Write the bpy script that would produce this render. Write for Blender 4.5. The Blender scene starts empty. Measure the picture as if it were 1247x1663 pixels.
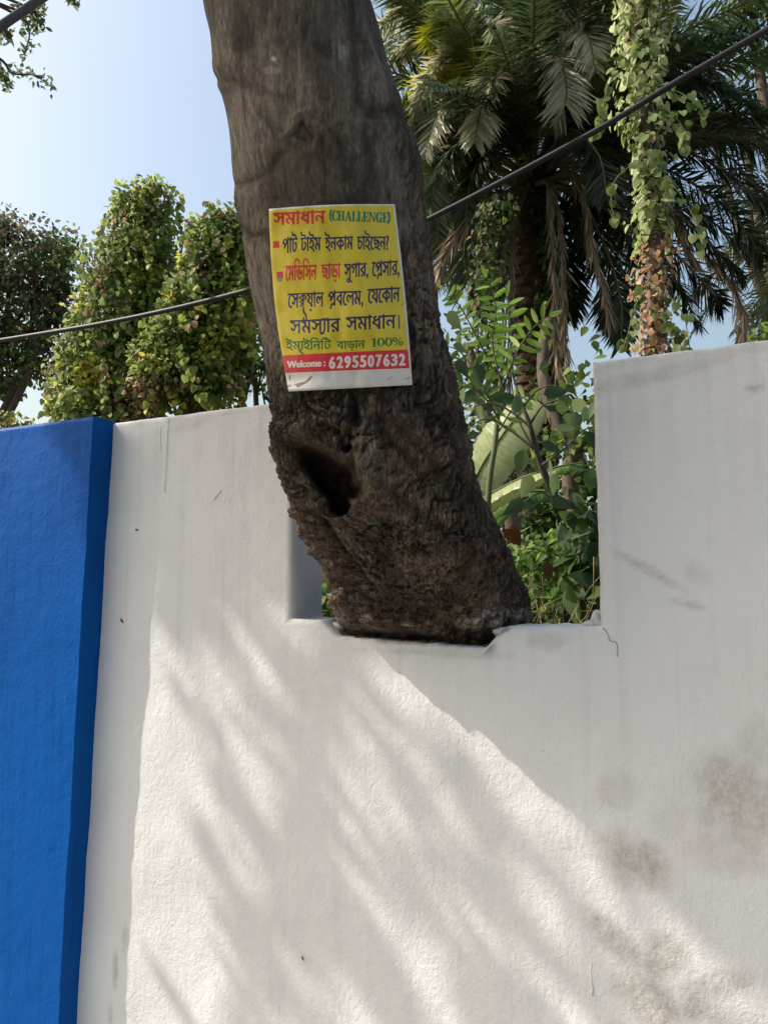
import bpy, math, random
import numpy as np
from mathutils import Vector, Matrix
rng = np.random.default_rng(7); random.seed(7)
S = bpy.context.scene
COL = S.collection
# ------------------------------------------------------------------ camera
PW, PH, FPX = 1247, 1663, 1200.0
YAW, PITCH = math.radians(25), math.radians(6.2)
CAM = np.array([0.0, -1.6, 1.55])
cf = np.array([-math.sin(YAW)*math.cos(PITCH), math.cos(YAW)*math.cos(PITCH), math.sin(PITCH)])
cr = np.array([math.cos(YAW), math.sin(YAW), 0.0]); cu = np.cross(cr, cf)
cd = bpy.data.cameras.new('camera'); cam = bpy.data.objects.new('camera', cd); COL.objects.link(cam)
cam.location = CAM
cam.rotation_euler = (math.pi/2+PITCH, 0, YAW)
cd.sensor_fit = 'VERTICAL'; cd.sensor_height = 24; cd.lens = 24*FPX/PH
cd.clip_start = 0.05; cd.clip_end = 3000
S.camera = cam
# ------------------------------------------------------------------ sky and sun
SUN = np.array([-2.5, -1.0, 2.75]); SUNN = SUN/np.linalg.norm(SUN)
w = bpy.data.worlds.new('World'); S.world = w; w.use_nodes = True
nt = w.node_tree; bg = nt.nodes['Background']
sky = nt.nodes.new('ShaderNodeTexSky'); sky.sky_type = 'NISHITA'; sky.sun_disc = False
sky.sun_elevation = math.asin(SUNN[2]); sky.sun_rotation = math.atan2(SUNN[0], SUNN[1])
sky.air_density = 1.6; sky.dust_density = 5.5; sky.ozone_density = 1.0; sky.altitude = 20
nt.links.new(sky.outputs[0], bg.inputs[0]); bg.inputs[1].default_value = 0.15
sd = bpy.data.lights.new('sun', 'SUN'); so = bpy.data.objects.new('sun', sd); COL.objects.link(so)
sd.energy = 4.3; sd.angle = math.radians(0.5); sd.color = (1.0, 0.935, 0.85)
so.rotation_euler = Vector(SUNN).to_track_quat('Z', 'Y').to_euler(); so.location = (0, 0, 12)
S.view_settings.view_transform = 'Standard'; S.view_settings.look = 'None'
S.view_settings.exposure = 0.52; S.view_settings.gamma = 1.0; S.view_settings.use_curve_mapping = False

# ------------------------------------------------------------------ helpers
def ray(px, py):
    d = cf + cr*(px-PW/2)/FPX - cu*(py-PH/2)/FPX
    return d/np.linalg.norm(d)
def PY(px, py, Y):                      # point of the photograph on the vertical plane y = Y
    d = ray(px, py); return CAM + d*((Y-CAM[1])/d[1])
def PD(px, py, dist):                   # point at a horizontal distance from where the photographer stood
    d = ray(px, py); return CAM + d*(dist/math.hypot(d[0], d[1]))
def proj(P):
    q = P-CAM; z = q@cf
    return PW/2+FPX*(q@cr)/z, PH/2-FPX*(q@cu)/z, z

def tag(o, label=None, cat=None, group=None, kind=None):
    if label: o['label'] = label
    if cat: o['category'] = cat
    if group: o['group'] = group
    if kind: o['kind'] = kind
    return o
def empty(name, loc, label, cat, group=None):
    o = bpy.data.objects.new(name, None); COL.objects.link(o); o.location = loc; o.empty_display_size = .1
    return tag(o, label, cat, group)
def mesh_obj(name, V, F, mat, parent=None, smooth=False, attrs=None, mesh_only=False):
    V = np.asarray(V, float)
    me = bpy.data.meshes.new(name)
    if isinstance(F, np.ndarray):
        k = F.shape[1]; me.vertices.add(len(V)); me.vertices.foreach_set('co', V.ravel())
        me.loops.add(F.size); me.loops.foreach_set('vertex_index', F.ravel().astype(np.int32))
        me.polygons.add(len(F)); me.polygons.foreach_set('loop_start', (np.arange(len(F))*k).astype(np.int32))
        me.polygons.foreach_set('loop_total', np.full(len(F), k, np.int32))
    else:
        me.from_pydata([tuple(v) for v in V], [], [tuple(f) for f in F])
    if attrs:
        for n, a in attrs.items():
            a = np.asarray(a, float)
            if a.ndim == 1:
                at = me.attributes.new(n, 'FLOAT', 'POINT'); at.data.foreach_set('value', a)
            else:
                at = me.attributes.new(n, 'FLOAT_COLOR', 'POINT')
                at.data.foreach_set('color', np.c_[a, np.ones(len(a))].ravel())
    me.update(calc_edges=True); me.validate()
    if smooth: me.polygons.foreach_set('use_smooth', np.ones(len(me.polygons), bool))
    if mat: me.materials.append(mat)
    if mesh_only: return me
    return link(name, me, parent)
def link(name, me, parent=None):
    o = bpy.data.objects.new(name, me); COL.objects.link(o)
    if parent is not None:
        o.parent = parent; 
        q = parent; off = Vector((0, 0, 0))
        while q is not None: off += Vector(q.location); q = q.parent
        o.location = -off                # meshes are modelled in world coordinates
    return o

# noise ---------------------------------------------------------------
_perm = np.random.default_rng(3).permutation(256); _perm = np.r_[_perm, _perm, _perm]
_grad = np.random.default_rng(4).normal(size=(256, 3)); _grad /= np.linalg.norm(_grad, axis=1)[:, None]
def pn(P):
    P = np.asarray(P, float); i = np.floor(P).astype(int); f = P-i; u = f*f*f*(f*(f*6-15)+10); i &= 255
    out = 0
    for dx in (0, 1):
        for dy in (0, 1):
            for dz in (0, 1):
                h = _perm[_perm[_perm[(i[:, 0]+dx)]+(i[:, 1]+dy)]+(i[:, 2]+dz)] & 255
                g = (_grad[h]*(f-np.array([dx, dy, dz]))).sum(1)
                wx = u[:, 0] if dx else 1-u[:, 0]; wy = u[:, 1] if dy else 1-u[:, 1]; wz = u[:, 2] if dz else 1-u[:, 2]
                out = out+g*wx*wy*wz
    return out*1.6
def fbm(P, o=4):
    P = np.asarray(P, float); s = 0; a = 1
    for k in range(o): s = s+a*pn(P*2**k+17.3*k); a *= .5
    return s
def worley(P):
    i = np.floor(P).astype(int); f1 = np.full(len(P), 9.); f2 = np.full(len(P), 9.)
    for dx in (-1, 0, 1):
        for dy in (-1, 0, 1):
            for dz in (-1, 0, 1):
                c = i+np.array([dx, dy, dz]); m = c & 255
                h = _perm[_perm[_perm[m[:, 0]]+m[:, 1]]+m[:, 2]] & 255
                d = np.linalg.norm(c+.5+_grad[h]*.55-P, axis=1)
                n1 = d < f1
                f2 = np.where(n1, f1, np.minimum(f2, d)); f1 = np.minimum(f1, d)
    return f1, f2
def sstep(a, b, x):
    t = np.clip((x-a)/(b-a), 0, 1); return t*t*(3-2*t)

# materials -----------------------------------------------------------
def mat_new(name):
    m = bpy.data.materials.new(name); m.use_nodes = True
    return m, m.node_tree, m.node_tree.nodes['Principled BSDF']
def N(nt, t, **kw):
    n = nt.nodes.new(t)
    for k, v in kw.items():
        if k in n.inputs: n.inputs[k].default_value = v
        else: setattr(n, k, v)
    return n
def ramp(nt, src, stops):
    r = nt.nodes.new('ShaderNodeValToRGB'); e = r.color_ramp.elements
    while len(e) < len(stops): e.new(.5)
    for el, (p, c) in zip(e, stops): el.position = p; el.color = (*c, 1) if len(c) == 3 else c
    nt.links.new(src, r.inputs[0]); return r.outputs[0]
def mixc(nt, fac, a, b, mode='MIX'):
    m = nt.nodes.new('ShaderNodeMix'); m.data_type = 'RGBA'; m.blend_type = mode
    for s, v in ((0, fac), (6, a), (7, b)):
        if hasattr(v, 'links'): nt.links.new(v, m.inputs[s])
        else: m.inputs[s].default_value = v if s == 0 else (*v, 1)
    return m.outputs[2]
def coords(nt, scale=(1, 1, 1)):
    tc = N(nt, 'ShaderNodeTexCoord'); mp = N(nt, 'ShaderNodeMapping'); mp.inputs['Scale'].default_value = scale
    nt.links.new(tc.outputs['Object'], mp.inputs[0]); return mp.outputs[0]
def noise(nt, co, scale, detail=5, rough=.55):
    n = N(nt, 'ShaderNodeTexNoise'); n.inputs['Scale'].default_value = scale; n.inputs['Detail'].default_value = detail
    n.inputs['Roughness'].default_value = rough; nt.links.new(co, n.inputs['Vector']); return n.outputs[0]
def bump(nt, bsdf, *hs):
    prev = None
    for h, dist, st in hs:
        b = N(nt, 'ShaderNodeBump'); b.inputs['Distance'].default_value = dist; b.inputs['Strength'].default_value = st
        nt.links.new(h, b.inputs['Height'])
        if prev is not None: nt.links.new(prev, b.inputs['Normal'])
        prev = b.outputs[0]
    nt.links.new(prev, bsdf.inputs['Normal'])
def attr(nt, n, out=0):
    a = N(nt, 'ShaderNodeAttribute'); a.attribute_name = n; return a.outputs[out]
def simple(name, c1, c2, scale=6, rough=.8, bd=.002, bs=.5, stretch=(1, 1, 1), spec=.3):
    m, nt, b = mat_new(name); co = coords(nt, stretch); n = noise(nt, co, scale)
    nt.links.new(ramp(nt, n, [(.3, c1), (.7, c2)]), b.inputs['Base Color'])
    b.inputs['Roughness'].default_value = rough; b.inputs['Specular IOR Level'].default_value = spec
    bump(nt, b, (noise(nt, co, scale*6), bd, bs)); return m
def plaster(name, c1, c2, blue=False):
    m, nt, b = mat_new(name); co = coords(nt)
    n1 = noise(nt, co, 2.2, 6, .6); base = ramp(nt, n1, [(.3, c1), (.75, c2)])
    st = noise(nt, coords(nt, (26, 26, .9)), 1.0, 4, .6)
    base = mixc(nt, ramp(nt, st, [(.55, (0, 0, 0)), (.8, (.35,)*3)]), base, tuple(x*.72 for x in c1))
    sp = noise(nt, co, 95, 2, .5)
    base = mixc(nt, ramp(nt, sp, [(.72, (0, 0, 0)), (.78, (.5,)*3)]), base, tuple(x*.5 for x in c1))
    if not blue:
        d = attr(nt, 'dirt', 2); dn = noise(nt, co, 38, 5, .7)
        mm = N(nt, 'ShaderNodeMath', operation='MULTIPLY'); nt.links.new(d, mm.inputs[0])
        sc_ = ramp(nt, noise(nt, coords(nt, (1, 1, 1.6)), 170, 3, .8), [(.3, (.6,)*3), (.6, (1.1,)*3)]); nt.links.new(mixc(nt, 1.0, sc_, ramp(nt, dn, [(.28, (.3,)*3), (.66, (1.15,)*3)]), 'MULTIPLY'), mm.inputs[1]); mm.use_clamp = True
        base = mixc(nt, mm.outputs[0], base, (.29, .26, .215))
        s = attr(nt, 'cut_dark', 2); base = mixc(nt, s, base, (.018, .015, .012))
    nt.links.new(base, b.inputs['Base Color'])
    if blue:
        br = noise(nt, coords(nt, (60, 60, 2.2)), 1.0, 5, .7); base = mixc(nt, ramp(nt, br, [(.35, (.45,)*3), (.5, (0, 0, 0))]), base, (.0, .045, .20))
        ch = noise(nt, coords(nt, (1, 1, .35)), 34, 6, .75); base = mixc(nt, ramp(nt, ch, [(.66, (0, 0, 0)), (.70, (.5,)*3)]), base, (.06, .16, .38))
        nt.links.new(base, b.inputs['Base Color'])
    b.inputs['Roughness'].default_value = .55 if blue else .85
    b.inputs['Specular IOR Level'].default_value = .09 if blue else .2
    vst = noise(nt, coords(nt, (1, 1, .18)), 60, 4, .65)
    trow = noise(nt, coords(nt, (1, 1, .8)), 85, 3, .6)
    trow = ramp(nt, trow, [(.42, (0, 0, 0)), (.5, (.6,)*3), (.62, (1, 1, 1))])
    bump(nt, b, (vst, .0016, .5 if blue else .18), (noise(nt, co, 7, 3), .009, .15), (trow, .0012, .35 if blue else .38), (noise(nt, co, 240, 3, .6), .0016, .4 if blue else .7))
    return m
def leaf_mat(name, transl=.42, rough=.55, spec=.3):
    m, nt, b = mat_new(name); c = attr(nt, 'Col', 0); co = coords(nt)
    n = noise(nt, co, 30, 3); cc = mixc(nt, ramp(nt, n, [(.3, (.25,)*3), (.7, (0, 0, 0))]), c, (.03, .035, .012))
    nt.links.new(cc, b.inputs['Base Color']); b.inputs['Roughness'].default_value = rough
    b.inputs['Specular IOR Level'].default_value = spec
    t = N(nt, 'ShaderNodeBsdfTranslucent'); nt.links.new(mixc(nt, .5, cc, (.30, .42, .03), 'ADD') if False else cc, t.inputs[0])
    g = N(nt, 'ShaderNodeGamma'); g.inputs[1].default_value = .8; nt.links.new(cc, g.inputs[0]); nt.links.new(g.outputs[0], t.inputs[0])
    mx = N(nt, 'ShaderNodeMixShader'); mx.inputs[0].default_value = transl
    nt.links.new(b.outputs[0], mx.inputs[1]); nt.links.new(t.outputs[0], mx.inputs[2])
    nt.links.new(mx.outputs[0], nt.nodes['Material Output'].inputs[0]); return m
M = {}
M['white'] = plaster('white_plaster', (.60, .60, .59), (.675, .675, .665))
M['blue'] = plaster('blue_paint', (.0, .068, .29), (.0, .083, .34), True)
M['leaf'] = leaf_mat('leaf', .5); M['palmleaf'] = leaf_mat('palm_leaf', .28, .42, .45); M['dry'] = leaf_mat('dry_leaf', .2, .8, .15)
M['banana'] = leaf_mat('banana_leaf', .45, .4, .4)
M['wood'] = simple('twig_bark', (.05, .038, .028), (.13, .10, .075), 9, .9, .004, .8, (3, 3, .7))
M['palmbark'] = simple('palm_bark', (.028, .020, .015), (.085, .058, .038), 14, .95, .01, 1)
M['greenstem'] = simple('green_stem', (.06, .09, .03), (.13, .14, .06), 10, .6)
M['cable'] = simple('black_cable', (.012, .012, .014), (.03, .03, .032), 20, .55, .001, .3)
M['greycable'] = simple('grey_cable', (.05, .055, .06), (.085, .09, .1), 20, .5, .001, .3)
M['soil'] = simple('soil', (.06, .045, .03), (.15, .12, .08), 3, .95, .02, .8)
M['paving'] = simple('paving', (.22, .21, .19), (.30, .285, .26), 5, .9, .004, .6)

# tubes ---------------------------------------------------------------
def tube(pts, rad, n=8, wob=0.0, cap=True):
    pts = np.asarray(pts, float); k = len(pts); rad = np.broadcast_to(np.asarray(rad, float), (k,))
    t = np.gradient(pts, axis=0); t /= np.linalg.norm(t, axis=1)[:, None]+1e-9
    ref = np.array([.31, .52, .79]); V = []
    for i in range(k):
        a = np.cross(t[i], ref); a /= np.linalg.norm(a)+1e-9; b = np.cross(t[i], a)
        for j in range(n):
            th = 2*math.pi*j/n; r = rad[i]*(1+wob*random.uniform(-1, 1))
            V.append(pts[i]+r*(math.cos(th)*a+math.sin(th)*b))
    F = [(i*n+j, i*n+(j+1) % n, (i+1)*n+(j+1) % n, (i+1)*n+j) for i in range(k-1) for j in range(n)]
    if cap: F += [tuple(range(n))[::-1], tuple((k-1)*n+j for j in range(n))]
    return V, F
def spline(ctrl, n=20):
    c = np.asarray(ctrl, float); t = np.linspace(0, len(c)-1, n); out = []
    for s in t:
        i = min(int(s), len(c)-2); f = s-i
        p0 = c[max(i-1, 0)]; p1 = c[i]; p2 = c[i+1]; p3 = c[min(i+2, len(c)-1)]
        out.append(.5*((2*p1)+(-p0+p2)*f+(2*p0-5*p1+4*p2-p3)*f*f+(-p0+3*p1-3*p2+p3)*f**3))
    return np.array(out)
class MB:
    def __init__(s): s.V = []; s.F = []
    def add(s, VF):
        o = len(s.V); s.V += [tuple(v) for v in VF[0]]; s.F += [tuple(i+o for i in f) for f in VF[1]]; return s
    def build(s, name, mat, parent=None, smooth=True): return mesh_obj(name, s.V, s.F, mat, parent, smooth)

# leaves --------------------------------------------------------------
def outline(kind):
    if kind == 'ovate': prof = [(0, 0), (.12, .16), (.3, .24), (.55, .2), (.8, .09), (1, 0)]
    elif kind == 'heart': prof = [(0, 0), (-.08, .28), (.12, .46), (.42, .47), (.75, .28), (1, 0)]
    elif kind == 'lance': prof = [(0, 0), (.15, .08), (.4, .13), (.7, .09), (1, 0)]
    elif kind == 'oblong': prof = [(0, 0), (.15, .13), (.4, .19), (.7, .16), (.9, .07), (1, 0)]
    elif kind == 'small': prof = [(0, 0), (.45, .27), (1, 0)]
    V = []; F = []
    ys = [p[0] for p in prof]; n = len(prof)
    for y, h in prof: V.append((0, max(y, 0), -.10*max(y, 0)**2))
    L = {}; R = {}
    for i in range(1, n-1):
        y, h = prof[i]; L[i] = len(V); V.append((-h, y, .22*h-.10*y*y)); R[i] = len(V); V.append((h, y, .22*h-.10*y*y))
    for i in range(n-1):
        a, b = i, i+1
        for D, flip in ((L, 0), (R, 1)):
            q = [a, b] + ([D[b]] if b in D else []) + ([D[a]] if a in D else [])
            q = q[::-1] if flip else q
            F.append((q[0], q[1], q[2])); 
            if len(q) == 4: F.append((q[0], q[2], q[3]))
    return np.array(V, float), np.array(F)
TPL = {k: outline(k) for k in ('ovate', 'heart', 'lance', 'oblong', 'small')}
def unit(v): return v/(np.linalg.norm(v, axis=-1, keepdims=True)+1e-9)
def leaf_geo(P, D, U, size, kind, wr=1.0):
    V0, F0 = TPL[kind]; D = unit(D); Sd = unit(np.cross(D, U)); U = np.cross(Sd, D)
    s = np.broadcast_to(size, (len(P),))[:, None, None]
    V = P[:, None]+s*(V0[None, :, 0:1]*wr*Sd[:, None]+V0[None, :, 1:2]*D[:, None]+V0[None, :, 2:3]*U[:, None])
    F = F0[None]+(np.arange(len(P))*len(V0))[:, None, None]
    return V.reshape(-1, 3), F.reshape(-1, 3), len(V0)
def foliage(name, P, D, U, size, kind, cols, mat, parent, singles=0, wr=1.0):
    """leaves: those that show largest each an object, the rest one stuff part"""
    P = np.asarray(P); size = np.broadcast_to(size, (len(P),)).copy()
    x, y, z = proj(P); vis = (z > 0) & (x > -30) & (x < PW+30) & (y > -30) & (y < PH)
    score = np.where(vis, size/np.maximum(z, .1), -1); order = np.argsort(-score)
    solo = [i for i in order[:singles] if score[i] > 0]; rest = np.setdiff1d(np.arange(len(P)), solo)
    if len(rest):
        V, F, k = leaf_geo(P[rest], D[rest], U[rest], size[rest], kind, wr)
        o = mesh_obj(name+'_mass' if singles else name, V, F, mat, parent, False, {'Col': np.repeat(cols[rest], k, 0)})
        if len(rest) > 20: o['kind'] = 'stuff'
    if solo:
        V0, F0 = TPL[kind]; var = []
        q = np.array_split(np.array(sorted(solo, key=lambda i: cols[i].sum())), 8)
        poff = Vector((0, 0, 0)); pp = parent
        while pp is not None: poff += Vector(pp.location); pp = pp.parent
        for grp in q:
            if not len(grp): continue
            c = cols[grp].mean(0); Vt = V0.copy(); Vt[:, 0] *= wr
            me = mesh_obj(name, Vt, F0, mat, None, False, {'Col': np.tile(c, (len(Vt), 1))}, True)
            for i in grp:
                d = unit(D[i]); s = unit(np.cross(d, U[i])); u = np.cross(s, d)
                o = bpy.data.objects.new(name, me); COL.objects.link(o); o.parent = parent
                m = Matrix(((s[0], d[0], u[0]), (s[1], d[1], u[1]), (s[2], d[2], u[2]))).to_4x4()
                o.matrix_local = Matrix.Translation(Vector(P[i])-poff) @ m @ Matrix.Scale(float(size[i]), 4)
def rdir(n): return unit(rng.normal(size=(n, 3)))
def pal(n, stops, cl=None):
    """colours picked along a list of (weight, rgb)"""
    w = np.array([s[0] for s in stops], float); w /= w.sum(); c = np.array([s[1] for s in stops])
    r = rng.random(n) if cl is None else np.clip(cl+rng.normal(0, .12, n), 0, .999)
    idx = np.searchsorted(np.cumsum(w), r).clip(0, len(w)-1)
    return np.clip(c[idx]*(1+rng.normal(0, .18, (n, 1))), .003, 1)
G_DARK = (.032, .062, .018); G_MID = (.075, .135, .024); G_LT = (.16, .235, .035); G_YEL = (.36, .35, .04); BRN = (.24, .14, .07); G_PALE = (.27, .33, .13)

# ================================================================== ground
g = mesh_obj('ground', [(-900, -900, -.01), (900, -900, -.01), (900, 900, -.01), (-900, 900, -.01)], [(0, 1, 2, 3)], M['soil']); tag(g, kind='structure')
pv = mesh_obj('pavement', [(-60, -2.4, .0), (60, -2.4, .0), (60, -.002, .0), (-60, -.002, .0), (-60, -2.4, -.14), (60, -2.4, -.14)], [(0, 1, 2, 3), (4, 5, 1, 0)], M['paving']); tag(pv, kind='structure')
M['asphalt'] = simple('asphalt', (.045, .045, .047), (.07, .07, .07), 8, .9, .004, .6)
rd = mesh_obj('road', [(-60, -9, -.006), (60, -9, -.006), (60, -2.4, -.006), (-60, -2.4, -.006)], [(0, 1, 2, 3)], M['asphalt']); tag(rd, kind='structure')
for v in pv.data.vertices: v.co.z += .12 if v.co.z > -.1 else .1

# ================================================================== wall
NX0, NX1, SILL, TOP, TH = -1.003, -.249, 1.480, 2.046, .154
def cell_axis(lo, dense0, dense1, hi, step, keys):
    a = np.r_[np.linspace(lo, dense0, 8)[:-1], np.arange(dense0, dense1, step), np.linspace(dense1, hi, 8)]
    for k in keys: a[np.argmin(abs(a-k))] = k
    return np.unique(a)
xs = cell_axis(-8, -1.75, .35, 6, .008, [NX0, NX1]); zs = np.r_[np.linspace(-.05, .2, 4)[:-1], np.arange(.2, TOP, .008)]; zs = np.r_[zs, TOP]
zs[np.argmin(abs(zs-SILL))] = SILL
nx, nz = len(xs), len(zs)
CUTX = [-.915, -.872, -.50, -.452]
def sill_z(x):
    cut = np.interp(x, CUTX, [0, 1, 1, 0]); base = np.interp(x, [NX0, -.93, -.45, NX1], [.004, .001, -.004, -.001])
    return SILL+base-cut*np.interp(x, [-.9, -.5], [.036, .050])+.0035*pn(np.c_[x*30, x*0, x*0+2])*1.2
Xg, Zg = np.meshgrid(xs, zs)            # rows z
X = Xg.copy(); Z = Zg.copy()
inn = (Xg > NX0-1e-6) & (Xg < NX1+1e-6)
ts = sill_z(xs)[None, :]
bl = np.clip((Zg-1.36)/(SILL-1.36), 0, 1)
Z = np.where(inn & (Zg <= SILL+1e-6), Zg+bl*(ts-SILL), Z)
topj = .0018*pn(np.c_[xs*9, xs*0, xs*0]); Z = Z+np.clip((Zg-1.9)/(TOP-1.9), 0, 1)*topj[None, :]
# rounded notch jambs: small wander along their length
for kx, sg in ((NX0, 1), (NX1, -1)):
    j = np.argmin(abs(xs-kx)); sel = zs > SILL-.001
    X[sel, j] += .0018*pn(np.c_[zs[sel]*16, zs[sel]*0+kx*9, zs[sel]*0])
Yg = .0035*fbm(np.c_[X.ravel()*4, Z.ravel()*4, 0*X.ravel()], 3).reshape(X.shape)+.0005*fbm(np.c_[X.ravel()*30, Z.ravel()*22, 0*X.ravel()], 3).reshape(X.shape)
vid = -np.ones((nz, nx), int); keep = np.zeros((nz-1, nx-1), bool)
cxm = (xs[1:]+xs[:-1])/2; czm = (zs[1:]+zs[:-1])/2
keep[:] = ~((cxm[None, :] > NX0) & (cxm[None, :] < NX1) & (czm[:, None] > SILL))
used = np.zeros((nz, nx), bool)
for a in (0, 1):
    for b in (0, 1): used[a:nz-1+a, b:nx-1+b] |= keep
cnt = np.zeros((nz, nx), int)
for a in (0, 1):
    for b in (0, 1): cnt[a:nz-1+a, b:nx-1+b] += keep
bound = used & (cnt < 4)
Yg = Yg+np.where(bound, .0055+.003*pn(np.c_[X.ravel()*40, Z.ravel()*40, 0*X.ravel()]).reshape(X.shape), 0)
vid[used] = np.arange(used.sum())
V = np.c_[X[used], Yg[used], Z[used]]
fi, fj = np.where(keep)
F = [tuple(f) for f in np.c_[vid[fi, fj], vid[fi, fj+1], vid[fi+1, fj+1], vid[fi+1, fj]]]
# rim + back
ec = {}
for f in F:
    for a, b in zip(f, f[1:]+f[:1]):
        k = (min(a, b), max(a, b)); ec[k] = None if k in ec else (a, b)
nv = len(V); rimmap = {}; extra = []
def rim(v, k):
    if (v, k) not in rimmap:
        rimmap[(v, k)] = nv+len(extra); extra.append((V[v][0], .03 if k == 1 else TH, V[v][2]+(0 if k == 2 else -.0)))
    return rimmap[(v, k)]
for k, e in ec.items():
    if e is None: continue
    a, b = e
    F.append((b, a, rim(a, 1), rim(b, 1))); F.append((rim(b, 1), rim(a, 1), rim(a, 2), rim(b, 2)))
V = np.r_[V, np.array(extra)]
b0 = len(V)
bq = [(-8, -.05), (6, -.05), (6, TOP), (NX1, TOP), (NX1, SILL-.05), (NX0, SILL-.05), (NX0, TOP), (-8, TOP)]
V = np.r_[V, np.array([(x, TH-.0005, z) for x, z in bq])]
F += [(b0, b0+7, b0+6, b0+5), (b0, b0+5, b0+4, b0+1), (b0+1, b0+4, b0+3, b0+2)]
# dirt painted where it lies: handled rubs low on the right, streaks below the sill; near-black tone deep in the cut
dirt = np.zeros(len(V))
def blob(px, py, rx, ry, rot, s, arc=0):
    global dirt
    c = PY(px, py, 0); rx /= 750.; ry /= 750.; a = math.radians(rot)
    dx = V[:, 0]-c[0]; dz = V[:, 2]-c[2]; u = dx*math.cos(a)+dz*math.sin(a); v = -dx*math.sin(a)+dz*math.cos(a)-arc*(dx*math.cos(a)+dz*math.sin(a))**2
    wv = .35*fbm(np.c_[V[:, 0]*9+px, V[:, 2]*9, V[:, 1]*0], 3)
    d = np.sqrt((u/rx)**2+(v/ry)**2)+wv
    dirt = np.maximum(dirt, s*sstep(1.15, .35, d))
for b_ in [(1030, 1395, 70, 42, -15, .75), (1010, 1375, 32, 34, 0, .5), (1195, 1290, 70, 75, -50, .62), (1225, 1340, 40, 80, -20, .55), (1180, 1380, 90, 40, 0, .32), (1000, 1285, 36, 40, 10, .28),
           (1000, 1525, 55, 24, -35, .6), (1075, 1548, 34, 42, -40, .72), (1050, 1632, 60, 40, -20, .7), (1128, 1640, 26, 30, -50, .75), (1160, 1600, 60, 18, 25, .5), (1195, 1660, 50, 26, 0, .4),
           (1050, 925, 75, 9, -32, .5), (1110, 980, 34, 6, -15, .5), (930, 1375, 20, 24, 60, .35), (890, 1040, 40, 18, 0, .35), (1225, 1210, 30, 40, 0, .35), (1130, 930, 30, 22, -40, .25), (1110, 1340, 60, 60, 0, .18),
           (190, 1590, 11, 46, 75, .0), (188, 1580, 9, 50, 0, .75), (180, 1650, 9, 30, 0, .6), (203, 1530, 9, 40, 0, .4), (1060, 610, 160, 16, 8, .3), (310, 690, 90, 14, 8, .3), (700, 1060, 160, 9, 0, .35), (1225, 630, 16, 8, 0, .6)]:
    blob(*b_)
run_ = sstep(.05, .6, fbm(np.c_[V[:, 0]*34, V[:, 0]*0, V[:, 2]*.8], 3))
dirt = np.clip(dirt+.35*sstep(.03, .0, abs(V[:, 2]-TOP))*sstep(-.2, .3, fbm(V*12, 2))+.13*run_*sstep(.45, .0, TOP-V[:, 2]), 0, 1)
dirt = np.clip(dirt+.12*run_*sstep(.25, .0, SILL-V[:, 2])*((V[:, 2] < SILL) & (V[:, 0] > NX0) & (V[:, 0] < NX1)), 0, 1)
cut_dark = np.zeros(len(V))
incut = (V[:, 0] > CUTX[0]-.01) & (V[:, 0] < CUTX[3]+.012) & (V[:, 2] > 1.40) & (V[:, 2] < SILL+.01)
cut_dark[incut & (V[:, 1] > .012)] = .12
cut_dark[incut & (V[:, 1] > .1)] = .9  # colour turns darkest towards the back of the cut
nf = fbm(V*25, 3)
cut_dark = np.where(incut & (V[:, 1] <= .012) & (abs(V[:, 2]-np.interp(V[:, 0], xs, sill_z(xs))) < .008), np.clip(.05+.7*nf, 0, .7), cut_dark)
cut_dark = np.maximum(cut_dark, .75*sstep(.030, .0, np.hypot(V[:, 0]-PY(791, 1048, 0)[0], V[:, 2]-PY(791, 1048, 0)[2]))*(nf > -.1))
wall = empty('boundary_wall', (-1.2, .07, 0), 'tall white plastered boundary wall with a notch cut out for the tree trunk', 'wall')
mesh_obj('plaster_wall', V, F, M['white'], wall, True, {'dirt': dirt, 'cut_dark': cut_dark})
# pillar
px0, px1, py0 = -2.42, -1.624, -.076
def pillar():
    zz = np.r_[np.arange(-.05, TOP+.002, .012), TOP+.003]; sec = []
    prof = [(px0, .0)]+[(px0, y) for y in np.linspace(-.0, py0, 6)[1:-1]]+[(x, py0) for x in np.arange(px0, px1, .012)]+[(px1, py0)]+[(px1, y) for y in np.linspace(py0, .006, 8)[1:]]
    prof = np.array(prof); n = len(prof); V = []
    for z in zz:
        q = prof.copy(); s = (TOP-z)
        q[:, 0] += np.where(q[:, 0] > -2.0, -.028*s, 0); q[:, 1] *= 1-.12*s
        V.append(np.c_[q, np.full(n, z)])
    V = np.concatenate(V)
    nn = fbm(np.c_[V[:, 0]*5, V[:, 1]*5, V[:, 2]*5], 3); n2 = fbm(V*38, 3)
    V[:, 1] += .002*nn+.0009*n2; e = (abs(V[:, 0]-px1+.028*(TOP-V[:, 2])) < .004)
    V[:, 0] += np.where(e, .0016*fbm(np.c_[V[:, 2]*7, V[:, 2]*0, V[:, 1]*14], 4), 0)
    k = len(zz); F = [(i*n+j, i*n+j+1, (i+1)*n+j+1, (i+1)*n+j) for i in range(k-1) for j in range(n-1)]
    F.append(tuple((k-1)*n+j for j in range(n)))
    return V, F
Vp, Fp = pillar(); o = mesh_obj('pillar', Vp, Fp, M['blue'], wall, False); o['label'] = 'bright blue painted pillar standing proud of the white wall'
for p in o.data.polygons: p.use_smooth = len(p.vertices) == 4
for e in o.data.edges: pass
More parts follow.
